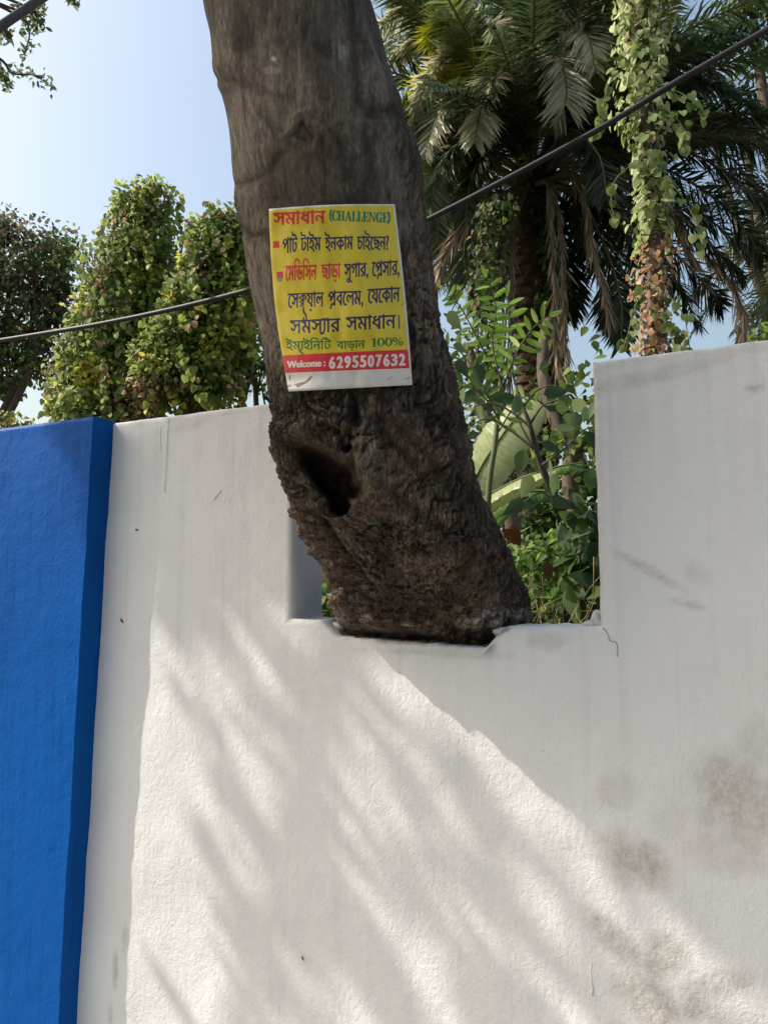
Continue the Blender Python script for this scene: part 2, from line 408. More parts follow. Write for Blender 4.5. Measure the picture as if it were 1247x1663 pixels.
# mortar lump at the notch corner, drips and hairline crack
def lump(name, c, r, mat, parent, seed, sx=1, sy=1, sz=1):
    V = []; F = []; n, m = 12, 8
    for i in range(m+1):
        for j in range(n):
            a = math.pi*i/m; b = 2*math.pi*j/n; V.append((math.sin(a)*math.cos(b), math.sin(a)*math.sin(b), math.cos(a)))
    V = np.array(V); V *= (1+.35*fbm(V*1.6+seed, 3))[:, None]; V = V*r*np.array([sx, sy, sz])+c
    F = [(i*n+j, (i+1)*n+j, (i+1)*n+(j+1) % n, i*n+(j+1) % n) for i in range(m) for j in range(n)]
    return mesh_obj(name, V, F, mat, parent, True, {'dirt': np.full(len(V), .25), 'cut_dark': np.zeros(len(V))})
lump('mortar_lump', np.array([NX1-.012, .075, SILL+.004]), .026, M['white'], wall, 3, .8, 1.6, 1.0)
lump('mortar_lump', np.array([NX1-.03, .06, SILL-.004]), .018, M['white'], wall, 5, 1.1, 1.6, .8)
for k in range(14):
    x_ = CUTX[0]+.02+(CUTX[3]-CUTX[0]-.04)*rng.random(); z_c = float(np.interp(x_, xs, sill_z(xs))); r_ = rng.uniform(.004, .011)
    lump('bark_crumb', np.array([x_, rng.uniform(.016, .05), z_c+r_*.1]), r_*.7, M['soil'], wall, k*3.1, 1.4, 1, .6)
for k, (x_, r_) in enumerate([(-.893, .013), (-.472, .014)]):
    lump('mortar_lump', np.array([x_, .045, float(np.interp(x_, xs, sill_z(xs)))+.004]), r_, M['white'], wall, k*5.3+2, 1.5, 1, .9)
def ridge(name, ctrl, w, mat, y=-.0006, h=.0022):
    p = spline([PY(a, b, 0) for a, b in ctrl], 22)
    p = p+np.c_[.0007*rng.normal(size=22), np.full(22, y), np.zeros(22)]
    V, F = tube(p, np.r_[.3, np.full(20, 1.), .3]*w, 6, .2); V = np.array(V); V[:, 1] = (V[:, 1]-y)*.6+y
    return mesh_obj(name, V, F, mat, wall, True, {'dirt': np.full(len(V), .1), 'cut_dark': np.zeros(len(V))})
ridge('paint_drip', [(274, 676), (271, 730), (267, 800)], .0009, M['white'])
ridge('paint_drip', [(262, 690), (260, 735)], .0007, M['white'])
ridge('plaster_ridge', [(961, 1508), (960, 1560), (961, 1618)], .0024, M['white'])
M['crack'] = simple('crack_shadow', (.22, .20, .18), (.34, .32, .29), 30)
for c in ([(978, 1020), (987, 1030), (990, 1040), (1001, 1044), (1003, 1056), (1001, 1068)], [(348, 812), (355, 804), (361, 797)]):
    p = spline([PY(a, b, 0) for a, b in c], 26)+np.c_[.0009*rng.normal(size=26), np.full(26, -.0005), .0009*rng.normal(size=26)]
    p[:, 1] += .0035*fbm(np.c_[p[:, 0]*4, p[:, 2]*4, 0*p[:, 0]], 3)
    Vc, Fc = tube(p, np.r_[.2, np.full(24, 1.), .2]*.0009, 5, .5); mesh_obj('hairline_crack', Vc, Fc, M['crack'], wall)

# ================================================================== main tree
ROWS = [  # photo row, left and right outline, depth of the trunk's centre
 (-60, 318, 590, -.40), (0, 325, 600, -.385), (30, 328, 612, -.38), (60, 338, 622, -.372), (120, 344, 636, -.36), (160, 357, 648, -.35), (200, 367, 660, -.34), (260, 373, 680, -.325), (330, 378, 692, -.305),
 (400, 391, 700, -.285), (460, 401, 710, -.265), (520, 414, 722, -.245), (600, 427, 748, -.215), (650, 430, 757, -.195), (700, 433, 766, -.175), (750, 444, 776, -.150), (800, 457, 791, -.115),
 (850, 481, 812, -.065), (900, 507, 836, -.005), (940, 529, 852, .06), (965, 536, 862, .12), (1000, 538, 872, .20), (1030, 536, 882, .265), (1060, 532, 890, .31)]
rows = []
for py, L, R, yc in ROWS:
    dl = ray(L, py)[:2]; dr = ray(R, py)[:2]; dl = dl/np.linalg.norm(dl); dr = dr/np.linalg.norm(dr)
    bis = dl+dr; bis /= np.linalg.norm(bis); t = (yc-CAM[1])/bis[1]
    c = CAM[:2]+bis*t; r = t*math.sin(math.acos(dl@dr)/2)
    dm = ray((L+R)/2, py); z = CAM[2]+t*dm[2]/math.hypot(dm[0], dm[1]); rows.append((z, c[0], c[1], r*.985))
rows = np.array(sorted(rows))
top = rows[-1]; dirv = (rows[-1]-rows[-4])/(rows[-1][0]-rows[-4][0])
ext = [(top[0]+h, top[1]+dirv[1]*h, top[2]+dirv[2]*h*.8, top[3]*(1-.05*h)) for h in (.3, .6, .9, 1.2)]
low = [(0-.3, -.62, .62, .33), (.3, -.62, .60, .28), (1.0, -.62, .50, .25), (1.30, -.63, .44, .24)]
rows = np.array(low+[r for r in rows if r[0] > 1.36]+ext)
def center(z): return np.stack([np.interp(z, rows[:, 0], rows[:, k]) for k in (1, 2, 3)], -1)
def smooth_interp(z):
    out = 0
    for d, wt in ((-.03, .25), (0, .5), (.03, .25)): out = out+wt*center(z+d)
    return out
zz = np.r_[np.linspace(-.3, 1.36, 24)[:-1], np.arange(1.36, 2.98, .0028), np.linspace(2.98, rows[-1, 0], 24)]
facing = math.atan2(-1.0, .25)          # direction from the trunk towards the camera
q = np.linspace(-1, 1, 431)[:-1]; th = facing+math.pi*(q*.62+.38*q**3)
cc = smooth_interp(zz); TZ, TT = np.meshgrid(zz, th, indexing='ij')
def trunk_disp(P, Nn, Z):
    sx, sy, sz = proj(P)
    lowm = sstep(2.12, 1.93, Z+.10*fbm(P*3, 2)-.22*sstep(560, 660, sx)*sstep(2.7, 2.2, Z))
    rightm = sstep(585, 640, sx-(.18*(sy-80)).clip(0, 80)) * sstep(2.9, 2.5, Z)
    rough = np.clip(np.maximum(lowm, .75*rightm), .0, 1)
    rough = np.maximum(rough, .35*sstep(430, 380, sx)*sstep(200, 420, sy))
    wp = np.c_[fbm(P*6+3, 2), fbm(P*6+9, 2), fbm(P*6+21, 2)]*.022
    Q = P+wp
    d = .013*fbm(P*np.array([4, 4, 2.5]), 2)*(.5+.6*rough)
    f1, f2 = worley(Q*np.array([24, 24, 9])); crack = 1-sstep(.02, .30, f2-f1)
    g1, g2 = worley((Q+wp*.6)*np.array([52, 52, 20])+5); crack2 = 1-sstep(.02, .34, g2-g1)
    rid = 1-abs(pn(Q*np.array([22, 22, 7])+wp*40)); rid2 = 1-abs(pn(Q*np.array([52, 52, 22])+4))
    h1, h2 = worley((Q+wp)*np.array([110, 110, 45])+9); crack3 = 1-sstep(.02, .35, h2-h1)
    ms1 = sstep(-.4, .1, fbm(P*7+50, 2)); ms2 = sstep(-.5, .1, fbm(P*9+80, 2)); ms3 = sstep(-.5, .1, fbm(P*11+120, 2))
    crack2 = crack2*ms1; crack3 = crack3*ms2
    Qs = Q+np.c_[fbm(P*16, 2), fbm(P*16+5, 2), fbm(P*12+9, 2)]*.014; ax = Qs@np.array([.55, .2, .81]); bx_ = Qs-ax[:, None]*np.array([.55, .2, .81])*.80
    fis = 1-abs(fbm(bx_*34+3, 3)); fis = sstep(.80, .98, fis)*ms3; fis2 = sstep(.84, .98, 1-abs(fbm(Qs*np.array([60, 60, 14])+33, 3)))*ms1
    d += rough*(-.0065*fis-.004*fis2+.004*fbm(P*np.array([70, 70, 40]), 3))
    d += rough*(.0045*(rid**2-.5)-.0055*crack*sstep(-.2, .3, fbm(P*8, 2))-.0036*crack2-.0024*crack3+.0030*(rid2**2-.5))
    d += (1-rough)*(.0022*fbm(P*np.array([30, 30, 12]), 3)-.0012*crack2*sstep(0, .4, fbm(P*6+40, 2)))
    d += (.0022*fbm(P*95, 2))*rough
    cav = np.clip(rough*(.5*crack*sstep(0., .4, fbm(P*8, 2))+.4*crack2+.3*crack3+.8*fis+.6*fis2), 0, 1)+(1-rough)*.55*sstep(.25, .6, fbm(P*np.array([55, 55, 16])+70, 3))
    front = (Nn@(CAM-P.mean(0))) > 0
    def ell(cx, cy, rx, ry, rot=0, wv=.16, fr=.02):
        a = math.radians(rot); dx = sx-cx; dy = sy-cy; u = dx*math.cos(a)+dy*math.sin(a); v = -dx*math.sin(a)+dy*math.cos(a)
        return np.where(front, np.sqrt((u/rx)**2+(v/ry)**2)+wv*pn(np.c_[sx*fr, sy*fr, sx*0+cx]), 99.)
    def seg(pts, wd):
        best = np.full(len(P), 9e9)
        for (x0, y0), (x1, y1) in zip(pts, pts[1:]):
            L2 = (x1-x0)**2+(y1-y0)**2; t = np.clip(((sx-x0)*(x1-x0)+(sy-y0)*(y1-y0))/L2, 0, 1)
            best = np.minimum(best, np.hypot(sx-x0-t*(x1-x0), sy-y0-t*(y1-y0)))
        best = best*(1+.5*fbm(np.c_[sx*.05, sy*.05, sx*0], 3))+2.5*pn(np.c_[sx*.11, sy*.11, sx*0+4])
        return np.where(front, best/wd, 99.)
    hol = np.zeros(len(P)); tone = np.zeros(len(P)); pale = np.zeros(len(P)); orange = np.zeros(len(P))
    # the hollow with its rolled lip
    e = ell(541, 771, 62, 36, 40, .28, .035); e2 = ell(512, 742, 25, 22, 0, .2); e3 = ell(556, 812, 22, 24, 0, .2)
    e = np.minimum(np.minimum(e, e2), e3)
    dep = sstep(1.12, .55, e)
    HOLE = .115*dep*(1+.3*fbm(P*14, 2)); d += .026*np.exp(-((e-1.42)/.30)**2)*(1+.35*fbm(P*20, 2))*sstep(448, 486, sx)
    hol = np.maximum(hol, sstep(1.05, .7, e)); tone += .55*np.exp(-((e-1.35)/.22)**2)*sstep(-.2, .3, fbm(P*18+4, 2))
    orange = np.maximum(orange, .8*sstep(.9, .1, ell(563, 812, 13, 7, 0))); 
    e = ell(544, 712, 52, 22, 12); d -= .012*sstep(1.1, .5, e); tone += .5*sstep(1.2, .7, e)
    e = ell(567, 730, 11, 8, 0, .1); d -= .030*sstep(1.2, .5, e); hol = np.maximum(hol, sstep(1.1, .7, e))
    s = seg([(601, 712), (598, 745), (606, 775), (602, 805), (588, 832), (582, 860)], 21); d += .024*np.exp(-s**2*1.2); tone += .6*np.exp(-s**2*2)
    s = seg([(455, 700), (480, 694), (520, 690), (560, 694), (596, 700)], 13); d += .012*np.exp(-s**2)
    s = seg([(456, 712), (468, 760), (482, 800), (505, 842), (520, 880)], 18); d += .016*np.exp(-s**2); tone += .2*np.exp(-s**2)
    s = seg([(573, 640), (577, 660), (582, 690)], 8); d -= .022*np.exp(-s**2); cav = np.maximum(cav, np.exp(-s**2))
    s = seg([(600, 650), (640, 680), (690, 690), (735, 740)], 26); d += .012*np.exp(-s**2)
    for a in ([(612, 700), (660, 740), (700, 800)], [(640, 690), (700, 745), (745, 820)], [(620, 790), (680, 830), (720, 860)], [(690, 660), (740, 730), (770, 800), (810, 880)]):
        s = seg(a, 9); d -= .006*np.exp(-s**2); cav = np.maximum(cav, .7*np.exp(-s**2))
    # lower folds
    s = seg([(498, 838), (520, 870), (548, 905), (560, 950), (545, 1000)], 15); d += .015*np.exp(-s**2); orange += .35*np.exp(-s**2*1.5); tone += .5*np.exp(-s**2*2)
    s = seg([(520, 835), (545, 880), (575, 920), (600, 960)], 8); d -= .014*np.exp(-s**2); cav = np.maximum(cav, np.exp(-s**2))
    s = seg([(540, 945), (600, 955), (650, 985), (700, 1005), (740, 1020)], 14); d -= .014*np.exp(-s**2); cav = np.maximum(cav, .8*np.exp(-s**2))
    s = seg([(560, 975), (620, 1000), (680, 1020), (720, 1022)], 14); d += .012*np.exp(-s**2); orange += .4*np.exp(-s**2)
    for cx, cy, r, h in ((697, 903, 34, .018), (728, 935, 24, .012), (640, 880, 26, .010), (560, 860, 18, .012), (655, 905, 20, .006), (760, 900, 26, .010), (600, 1010, 20, .010), (560, 1010, 18, .012), (760, 1010, 26, .012), (492, 862, 12, .01)):
        e = ell(cx, cy, r, r*.85, 20); e = e+.35*fbm(P*26+cx, 3); d += .8*h*np.exp(-e**2*1.2); k_ = sstep(.0, .35, fbm(P*20+cy, 2)); d -= .005*k_*np.exp(-((e-.85)/.14)**2); cav = np.maximum(cav, .6*k_*np.exp(-((e-.85)/.14)**2)); orange += .2*np.exp(-e**2*2)
    # knots above the notice
    e = ell(492, 215, 27, 27, 0, .12)+.5*fbm(P*24+7, 3); d += .010*np.exp(-((e-.95)/.22)**2)-.012*sstep(.9, .2, e); d -= .004*np.exp(-((e-.55)/.12)**2); cav = np.maximum(cav, .75*np.exp(-((e-.6)/.14)**2)); orange += .4*sstep(.7, .2, ell(497, 228, 14, 14))
    e = ell(395, 72, 18, 14, -20, .5); d -= .003*sstep(1.2, .4, e); cav = np.maximum(cav, .8*sstep(1.3, .5, e))
    e = ell(528, 85, 20, 12, 40, .5); d -= .002*sstep(1.2, .4, e); cav = np.maximum(cav, .7*sstep(1.3, .5, e))
    s = seg([(345, 128), (380, 132), (430, 150), (470, 160)], 7); d -= .007*np.exp(-s**2); cav = np.maximum(cav, .45*np.exp(-s**2))
    s = seg([(348, 112), (352, 140)], 16); d += .008*np.exp(-s**2)
    s = seg([(378, 300), (410, 292), (440, 275), (455, 250)], 8); d -= .008*np.exp(-s**2); cav = np.maximum(cav, .65*np.exp(-s**2))
    s = seg([(388, 372), (408, 384), (430, 376), (436, 395)], 5); d -= .006*np.exp(-s**2); cav = np.maximum(cav, .6*np.exp(-s**2))
    s = seg([(552, 230), (560, 262), (563, 290)], 9); d -= .007*np.exp(-s**2); cav = np.maximum(cav, .8*np.exp(-s**2))
    s = seg([(572, 0), (575, 60), (578, 110), (582, 160), (600, 180), (640, 178), (668, 205)], 11); d -= .013*np.exp(-s**2); cav = np.maximum(cav, .8*np.exp(-s**2))
    s = seg([(590, 60), (608, 110), (640, 160), (672, 230), (684, 300)], 14); d += .012*np.exp(-s**2)
    s = seg([(590, 215), (605, 250), (600, 300)], 8); d -= .008*np.exp(-s**2); cav = np.maximum(cav, .7*np.exp(-s**2))
    s = seg([(500, 20), (500, 60), (505, 110)], 8); d -= .004*np.exp(-s**2)
    d = np.where(sy < 320, .5*d, d)
    # no swelling under the notice
    und = sstep(425, 450, sx)*sstep(680, 655, sx)*sstep(322, 340, sy)*sstep(655, 636, sy)*front; d = d*(1-und)+und*np.clip(d, -.02, .003)
    # pale smears: lime wash low down, bird lime above
    nn = fbm(P*40, 3)
    for cx, cy, rx, ry, k in ((555, 1000, 12, 16, .6), (600, 1006, 12, 12, .7), (575, 960, 45, 10, .35), (800, 1005, 26, 18, 1.6), (680, 1012, 30, 6, .6), (765, 1012, 26, 10, .8), (830, 995, 36, 10, .9), (548, 1010, 10, 18, 1.0), (445, 97, 5, 5, 1.6), (440, 115, 14, 8, .7), (560, 80, 14, 24, .35), (607, 740, 11, 30, .25)):
        e = ell(cx, cy, rx, ry, 0); pale = np.maximum(pale, np.clip(k*sstep(1.2, .5, e)*(.5+nn), 0, 1))
    blot = np.clip(.5+.9*fbm(P*np.array([9, 9, 5])+30, 3), 0, 1)
    lob = sstep(930, 1010, sy)*front; d += lob*(.020*pn(np.c_[sx*.030, sy*.006, sx*0+3])+.012*pn(np.c_[sx*.075, sy*.012, sx*0+9])-.004)
    rr_ = sstep(690, 760, sy); d = d-0*rr_
    return d, HOLE, dict(rough=rough, cav=np.clip(cav, 0, 1), hol=hol, tone=np.clip(tone, 0, 1), pale=pale, orange=np.clip(.55*orange+.30*rough*sstep(.35, .7, fbm(P*16+60, 3)), 0, 1), blot=blot)
CX = cc[:, 0][:, None]; CY = cc[:, 1][:, None]; RR = cc[:, 2][:, None]
Nn = np.stack([np.cos(TT), np.sin(TT), 0*TT], -1).reshape(-1, 3)
Pb = np.stack([CX+RR*np.cos(TT), CY+RR*np.sin(TT), TZ], -1).reshape(-1, 3)
dd, HL, A = trunk_disp(Pb, Nn, TZ.ravel())
Pt = Pb+Nn*dd[:, None]+HL[:, None]*unit(ray(541, 771)+np.array([.0, 0, -.12]))
# the foot sits on the broken ledge and the wall stands in front of everything lower
edge_ = np.interp(Pt[:, 0], xs, sill_z(xs)); rag = .016*fbm(np.c_[Pt[:, 0]*20, Pt[:, 2]*26, Pt[:, 0]*0], 3)
hz = Pt[:, 2]-edge_; inx = (Pt[:, 0] > CUTX[0]+.006) & (Pt[:, 0] < CUTX[3]-.004)
ymin = np.where(inx, np.interp(hz, [-.06, -.03, .0, .012, .03, .06], [.175, .10, .060, .035, -.02, -.4]), np.interp(hz, [0, .004, .03], [.165, .10, -.4]))+np.where(hz < .07, rag, 0)
Pt[:, 1] = np.maximum(Pt[:, 1], np.where(hz < .12, ymin, -9))
nr, nc = TZ.shape; ii = np.arange((nr-1)*nc); i_, j_ = ii//nc, ii % nc; j2 = (j_+1) % nc
Ft = np.c_[i_*nc+j_, i_*nc+j2, (i_+1)*nc+j2, (i_+1)*nc+j_]
m, nt, b = mat_new('bark'); co = coords(nt); cz = coords(nt, (1, 1, .45))
n1 = noise(nt, cz, 9, 6, .65); n2 = noise(nt, cz, 42, 5, .7)
smoothc = ramp(nt, n1, [(.30, (.065, .053, .042)), (.45, (.13, .108, .083)), (.6, (.20, .168, .13)), (.75, (.14, .13, .10))])
roughc = ramp(nt, n2, [(.25, (.10, .078, .057)), (.5, (.195, .152, .11)), (.75, (.31, .245, .18))])
base = mixc(nt, attr(nt, 'rough', 2), smoothc, roughc)
base = mixc(nt, ramp(nt, attr(nt, 'blot', 2), [(.45, (0, 0, 0)), (.75, (.55,)*3)]), base, (.055, .042, .032))
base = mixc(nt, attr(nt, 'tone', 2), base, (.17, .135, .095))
base = mixc(nt, attr(nt, 'cav', 2), base, (.040, .029, .021))
base = mixc(nt, attr(nt, 'orange', 2), base, (.19, .085, .035))
base = mixc(nt, attr(nt, 'pale', 2), base, (.52, .49, .45))
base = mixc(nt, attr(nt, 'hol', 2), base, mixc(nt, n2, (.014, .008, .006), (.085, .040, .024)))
vd = N(nt, 'ShaderNodeTexVoronoi'); vd.feature = 'DISTANCE_TO_EDGE'; vd.inputs['Scale'].default_value = 62
wn = N(nt, 'ShaderNodeTexNoise'); wn.inputs['Scale'].default_value = 24; wn.inputs['Detail'].default_value = 4; nt.links.new(cz, wn.inputs['Vector'])
wv1 = N(nt, 'ShaderNodeVectorMath', operation='SCALE'); nt.links.new(wn.outputs[1], wv1.inputs[0]); wv1.inputs['Scale'].default_value = .06
wv2 = N(nt, 'ShaderNodeVectorMath', operation='ADD'); nt.links.new(wv1.outputs[0], wv2.inputs[0]); nt.links.new(coords(nt, (1, 1, .28)), wv2.inputs[1]); nt.links.new(wv2.outputs[0], vd.inputs['Vector'])
vcr = mixc(nt, attr(nt, 'rough', 2), (1, 1, 1), ramp(nt, vd.outputs[0], [(.0, (0, 0, 0)), (.13, (1, 1, 1))]))
fine = ramp(nt, noise(nt, coords(nt, (1, 1, .35)), 170, 5, .75), [(.3, (.45,)*3), (.55, (.95,)*3), (.75, (1.5,)*3)])
base = mixc(nt, 1.0, base, fine, 'MULTIPLY')
stain = ramp(nt, noise(nt, coords(nt, (1, 1, .6)), 13, 5, .7), [(.52, (0, 0, 0)), (.62, (.75,)*3)])
base = mixc(nt, stain, base, (.035, .028, .022))
fib = ramp(nt, noise(nt, coords(nt, (1, 1, .10)), 95, 6, .8), [(.36, (.45,)*3), (.5, (1,)*3), (.68, (1.35,)*3)])
base = mixc(nt, .8, base, mixc(nt, 1.0, base, fib, 'MULTIPLY'))
base = mixc(nt, .55, base, mixc(nt, 1.0, base, vcr, 'MULTIPLY'))
nt.links.new(base, b.inputs['Base Color']); b.inputs['Roughness'].default_value = .85; b.inputs['Specular IOR Level'].default_value = .25
bump(nt, b, (vcr, .003, .6), (n2, .008, .6), (noise(nt, coords(nt, (1, 1, .22)), 110, 6, .8), .006, 1.0))
M['bark'] = m
tree = empty('tree', (-.62, .55, 0), 'large leaning tree with a hollow knotty brown trunk that carries the yellow notice', 'tree')
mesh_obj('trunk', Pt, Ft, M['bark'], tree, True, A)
# limbs of the crown, above the frame and out over the street
tt = np.array([rows[-1, 1], rows[-1, 2], rows[-1, 0]])
def UW(px, py, t): return PY(px, py, 0)+SUNN*t    # a point of the crown whose shade falls on that spot of the wall
TC = 5.2
def limb(ctrl, r0, r1, name='limb', n=24):
    p = spline(ctrl, n); V, F = tube(p, np.linspace(r0, r1, n), 10, .08); return mesh_obj(name, V, F, M['wood'], tree, True)
cen = UW(380, 900, TC)
fork = tt-np.array([0, 0, .1])
limb([fork, fork+np.array([-.35, -.15, .55]), (fork+cen)/2+np.array([0, 0, .55]), cen+np.array([0, 0, .5]), cen+np.array([-1.2, -.4, .9])], .16, .04)
limb([fork, fork+np.array([.2, -.1, .7]), fork+np.array([.9, -.5, 1.7]), fork+np.array([1.6, -1.0, 2.6])], .15, .05)
limb([fork, fork+np.array([-.1, -.35, .7]), fork+np.array([-1.0, -1.2, 1.5]), fork+np.array([-2.4, -2.2, 2.3])], .12, .04)
limb([fork, fork+np.array([0, .3, .9]), fork+np.array([-.3, 1.1, 2.0]), fork+np.array([-.6, 1.6, 3.0])], .12, .04)
# branches whose soft shadows streak the plaster
streaks = [([(225, 800), (330, 960), (400, 1090), (460, 1200), (520, 1330), (560, 1440), (600, 1560), (640, 1680)], .030),
           ([(560, 1000), (525, 1150), (480, 1340), (440, 1500), (395, 1660), (370, 1760)], .026),
           ([(330, 1120), (360, 1230), (410, 1350), (450, 1440), (500, 1560)], .018), ([(315, 1330), (370, 1420), (400, 1490), (470, 1610), (520, 1700)], .020),
           ([(480, 1170), (560, 1300), (660, 1440), (740, 1530), (860, 1650), (950, 1740)], .032), ([(560, 1130), (660, 1270), (760, 1400), (850, 1520), (960, 1640), (1050, 1740)], .030),
           ([(600, 1120), (720, 1240), (830, 1360), (920, 1460), (1080, 1600), (1200, 1700)], .026), ([(300, 880), (380, 980), (470, 1060), (560, 1180)], .018),
           ([(640, 1370), (700, 1480), (780, 1620), (830, 1720)], .03), ([(520, 1450), (600, 1560), (680, 1680)], .02)]
LP, LD = [], []
for pts, r in streaks:
    tcur = TC+random.uniform(-.8, .7)
    r *= 1.25 if r == .026 and pts[0] == (560, 1000) else .6; p = spline([UW(a, b_, tcur+.12*math.sin(i)) for i, (a, b_) in enumerate(pts)], 26)
    V, F = tube(p, np.linspace(r, r*.45, 26)*.9, 7, .1); mesh_obj('branch', V, F, M['wood'], tree, True)
    for k in range(3, 26):
        for _ in range(1 if k % 3 else 2):
            LP.append(p[k]+rng.normal(0, .028, 3)); dv = p[k]-p[k-1]; dv /= np.linalg.norm(dv)
            LD.append(dv+rng.normal(0, .55, 3))
# the canopy that shades the trunk and the head of the wall
def edge_w(u):   # lower limit of the shade, in wall coordinates
    return np.interp(u, [-2.6, -2.1, -1.75, -1.46, -1.25, -1.05, -.85, -.7, -.45, -.2, .2, .8], [2.25, 2.02, 1.97, 1.68, 1.56, 1.50, 1.50, 1.44, 1.24, .98, .72, .5])
nL = 15000
u = rng.uniform(-2.6, .9, nL*2); wv = edge_w(u)+.02+rng.random(nL*2)**.9*2.2
tq = TC+rng.normal(0, .5, nL*2)+.5*fbm(np.c_[u*1.5, wv*1.5, u*0], 2)
gap = fbm(np.c_[u*3.2, wv*3.2, u*0+5], 2)
wgt = np.where((wv-edge_w(u) < .5) & (u < -.75), gap > .12, True)
wgt &= ~((u < -1.6) & (wv > 2.9))
sel = wgt.nonzero()[0][:nL]
Pc = np.c_[u[sel], 0*u[sel], wv[sel]]+SUNN[None]*tq[sel][:, None]
Pc = np.r_[Pc, np.array(LP)]; Dc = np.r_[rdir(len(sel)), np.array(LD)]
foliage('crown_leaves', Pc, Dc, rdir(len(Pc)), rng.uniform(.05, .09, len(Pc)), 'ovate', pal(len(Pc), [(3, G_DARK), (4, G_MID), (2, G_LT)]), M['leaf'], tree, 0, 1.5)

# ================================================================== the notice on the trunk
TLx, TRx, BRx, BLx = (78, 135), (1020, 100), (1153, 1455), (225, 1505)
def zq(u, v):                                   # sheet coordinates -> enlarged photo coordinates
    a = np.array(TLx)*(1-u)[..., None]*(1-v)[..., None]+np.array(TRx)*u[..., None]*(1-v)[..., None]+np.array(BRx)*u[..., None]*v[..., None]+np.array(BLx)*(1-u)[..., None]*v[..., None]
    a = a.copy(); a[..., 0] += -32*np.sin(math.pi*v)*(1-u)+12*np.sin(math.pi*v)*u; a[..., 1] += -14*np.sin(math.pi*u)*(1-v)
    return a
def inv(zp):                                    # and back, by Newton steps
    zp = np.asarray(zp, float); u = (zp[:, 0]-120)/960; v = (zp[:, 1]-120)/1360
    for _ in range(8):
        f = zq(u, v)-zp; e = 1e-3; fu = (zq(u+e, v)-zq(u, v))/e; fv = (zq(u, v+e)-zq(u, v))/e
        det = fu[:, 0]*fv[:, 1]-fu[:, 1]*fv[:, 0]
        u = u-(f[:, 0]*fv[:, 1]-f[:, 1]*fv[:, 0])/det; v = v-(fu[:, 0]*f[:, 1]-fu[:, 1]*f[:, 0])/det
    return np.c_[u, v]
TW, THH = 1000, 1440
def fill(contours):
    acc = np.zeros((THH, TW+1), np.int16)
    for c in contours:
        c = inv(c)*np.array([TW, THH]); n = len(c)
        for i in range(n):
            x0, y0 = c[i]; x1, y1 = c[(i+1) % n]
            if y0 == y1: continue
            s = 1 if y1 > y0 else -1
            if s < 0: x0, y0, x1, y1 = x1, y1, x0, y0
            ya = max(math.ceil(y0-.5), 0); yb = min(math.ceil(y1-.5), THH)
            if yb <= ya: continue
            yy = np.arange(ya, yb); xx = x0+(yy+.5-y0)*(x1-x0)/(y1-y0)
            np.add.at(acc, (yy, np.clip(np.ceil(xx-.5), 0, TW).astype(int)), s)
    return np.cumsum(acc, 1)[:, :TW] != 0
def dilate(m, rx, ry):
    o = m.copy()
    for dx in range(-rx, rx+1):
        h = int(round(ry*math.sqrt(max(0, 1-(dx/(rx+.01))**2)))); 
        for dy in range(-h, h+1): o |= np.roll(np.roll(m, dx, 1), dy, 0)
    return o
_gc = {}
def glyphs(s):
    if s in _gc: return _gc[s]
    c = bpy.data.curves.new('text', 'FONT'); c.body = s; c.fill_mode = 'NONE'; c.resolution_u = 4
    o = bpy.data.objects.new('text', c); COL.objects.link(o)
    dg = bpy.context.evaluated_depsgraph_get(); me = o.evaluated_get(dg).to_mesh()
    co = np.array([v.co[:2] for v in me.vertices]); nxt = {}
    for e in me.edges: nxt.setdefault(e.vertices[0], []).append(e.vertices[1]); nxt.setdefault(e.vertices[1], []).append(e.vertices[0])
    seen = set(); out = []
    for s0 in range(len(co)):
        if s0 in seen or s0 not in nxt: continue
        lp = [s0]; seen.add(s0); cur = s0; 
        nb = min(nxt[s0])
        while nb not in seen:
            lp.append(nb); seen.add(nb); k = [q for q in nxt[nb] if q not in seen]
            if not k: break
            nb = min(k)
        if len(lp) > 2: out.append(co[lp])
    o.evaluated_get(dg).to_mesh_clear(); bpy.data.objects.remove(o); bpy.data.curves.remove(c)
    _gc[s] = out; return out
def stroke(pts, w):
    """a bent stroke as one closed outline per piece, all wound the same way"""
    out = []
    for (x0, y0), (x1, y1) in zip(pts, pts[1:]):
        d = np.array([x1-x0, y1-y0]); d = d/np.linalg.norm(d)*w/2; n = np.array([-d[1], d[0]])
        a = np.array([x0, y0]); b2 = np.array([x1, y1]); out.append(np.array([a-d*.6-n, b2+d*.6-n, b2+d*.6+n, a-d*.6+n]))
    return out
gm = glyphs('ম'); MAT = max(c[:, 1].max() for c in gm)          # head-line height of the script
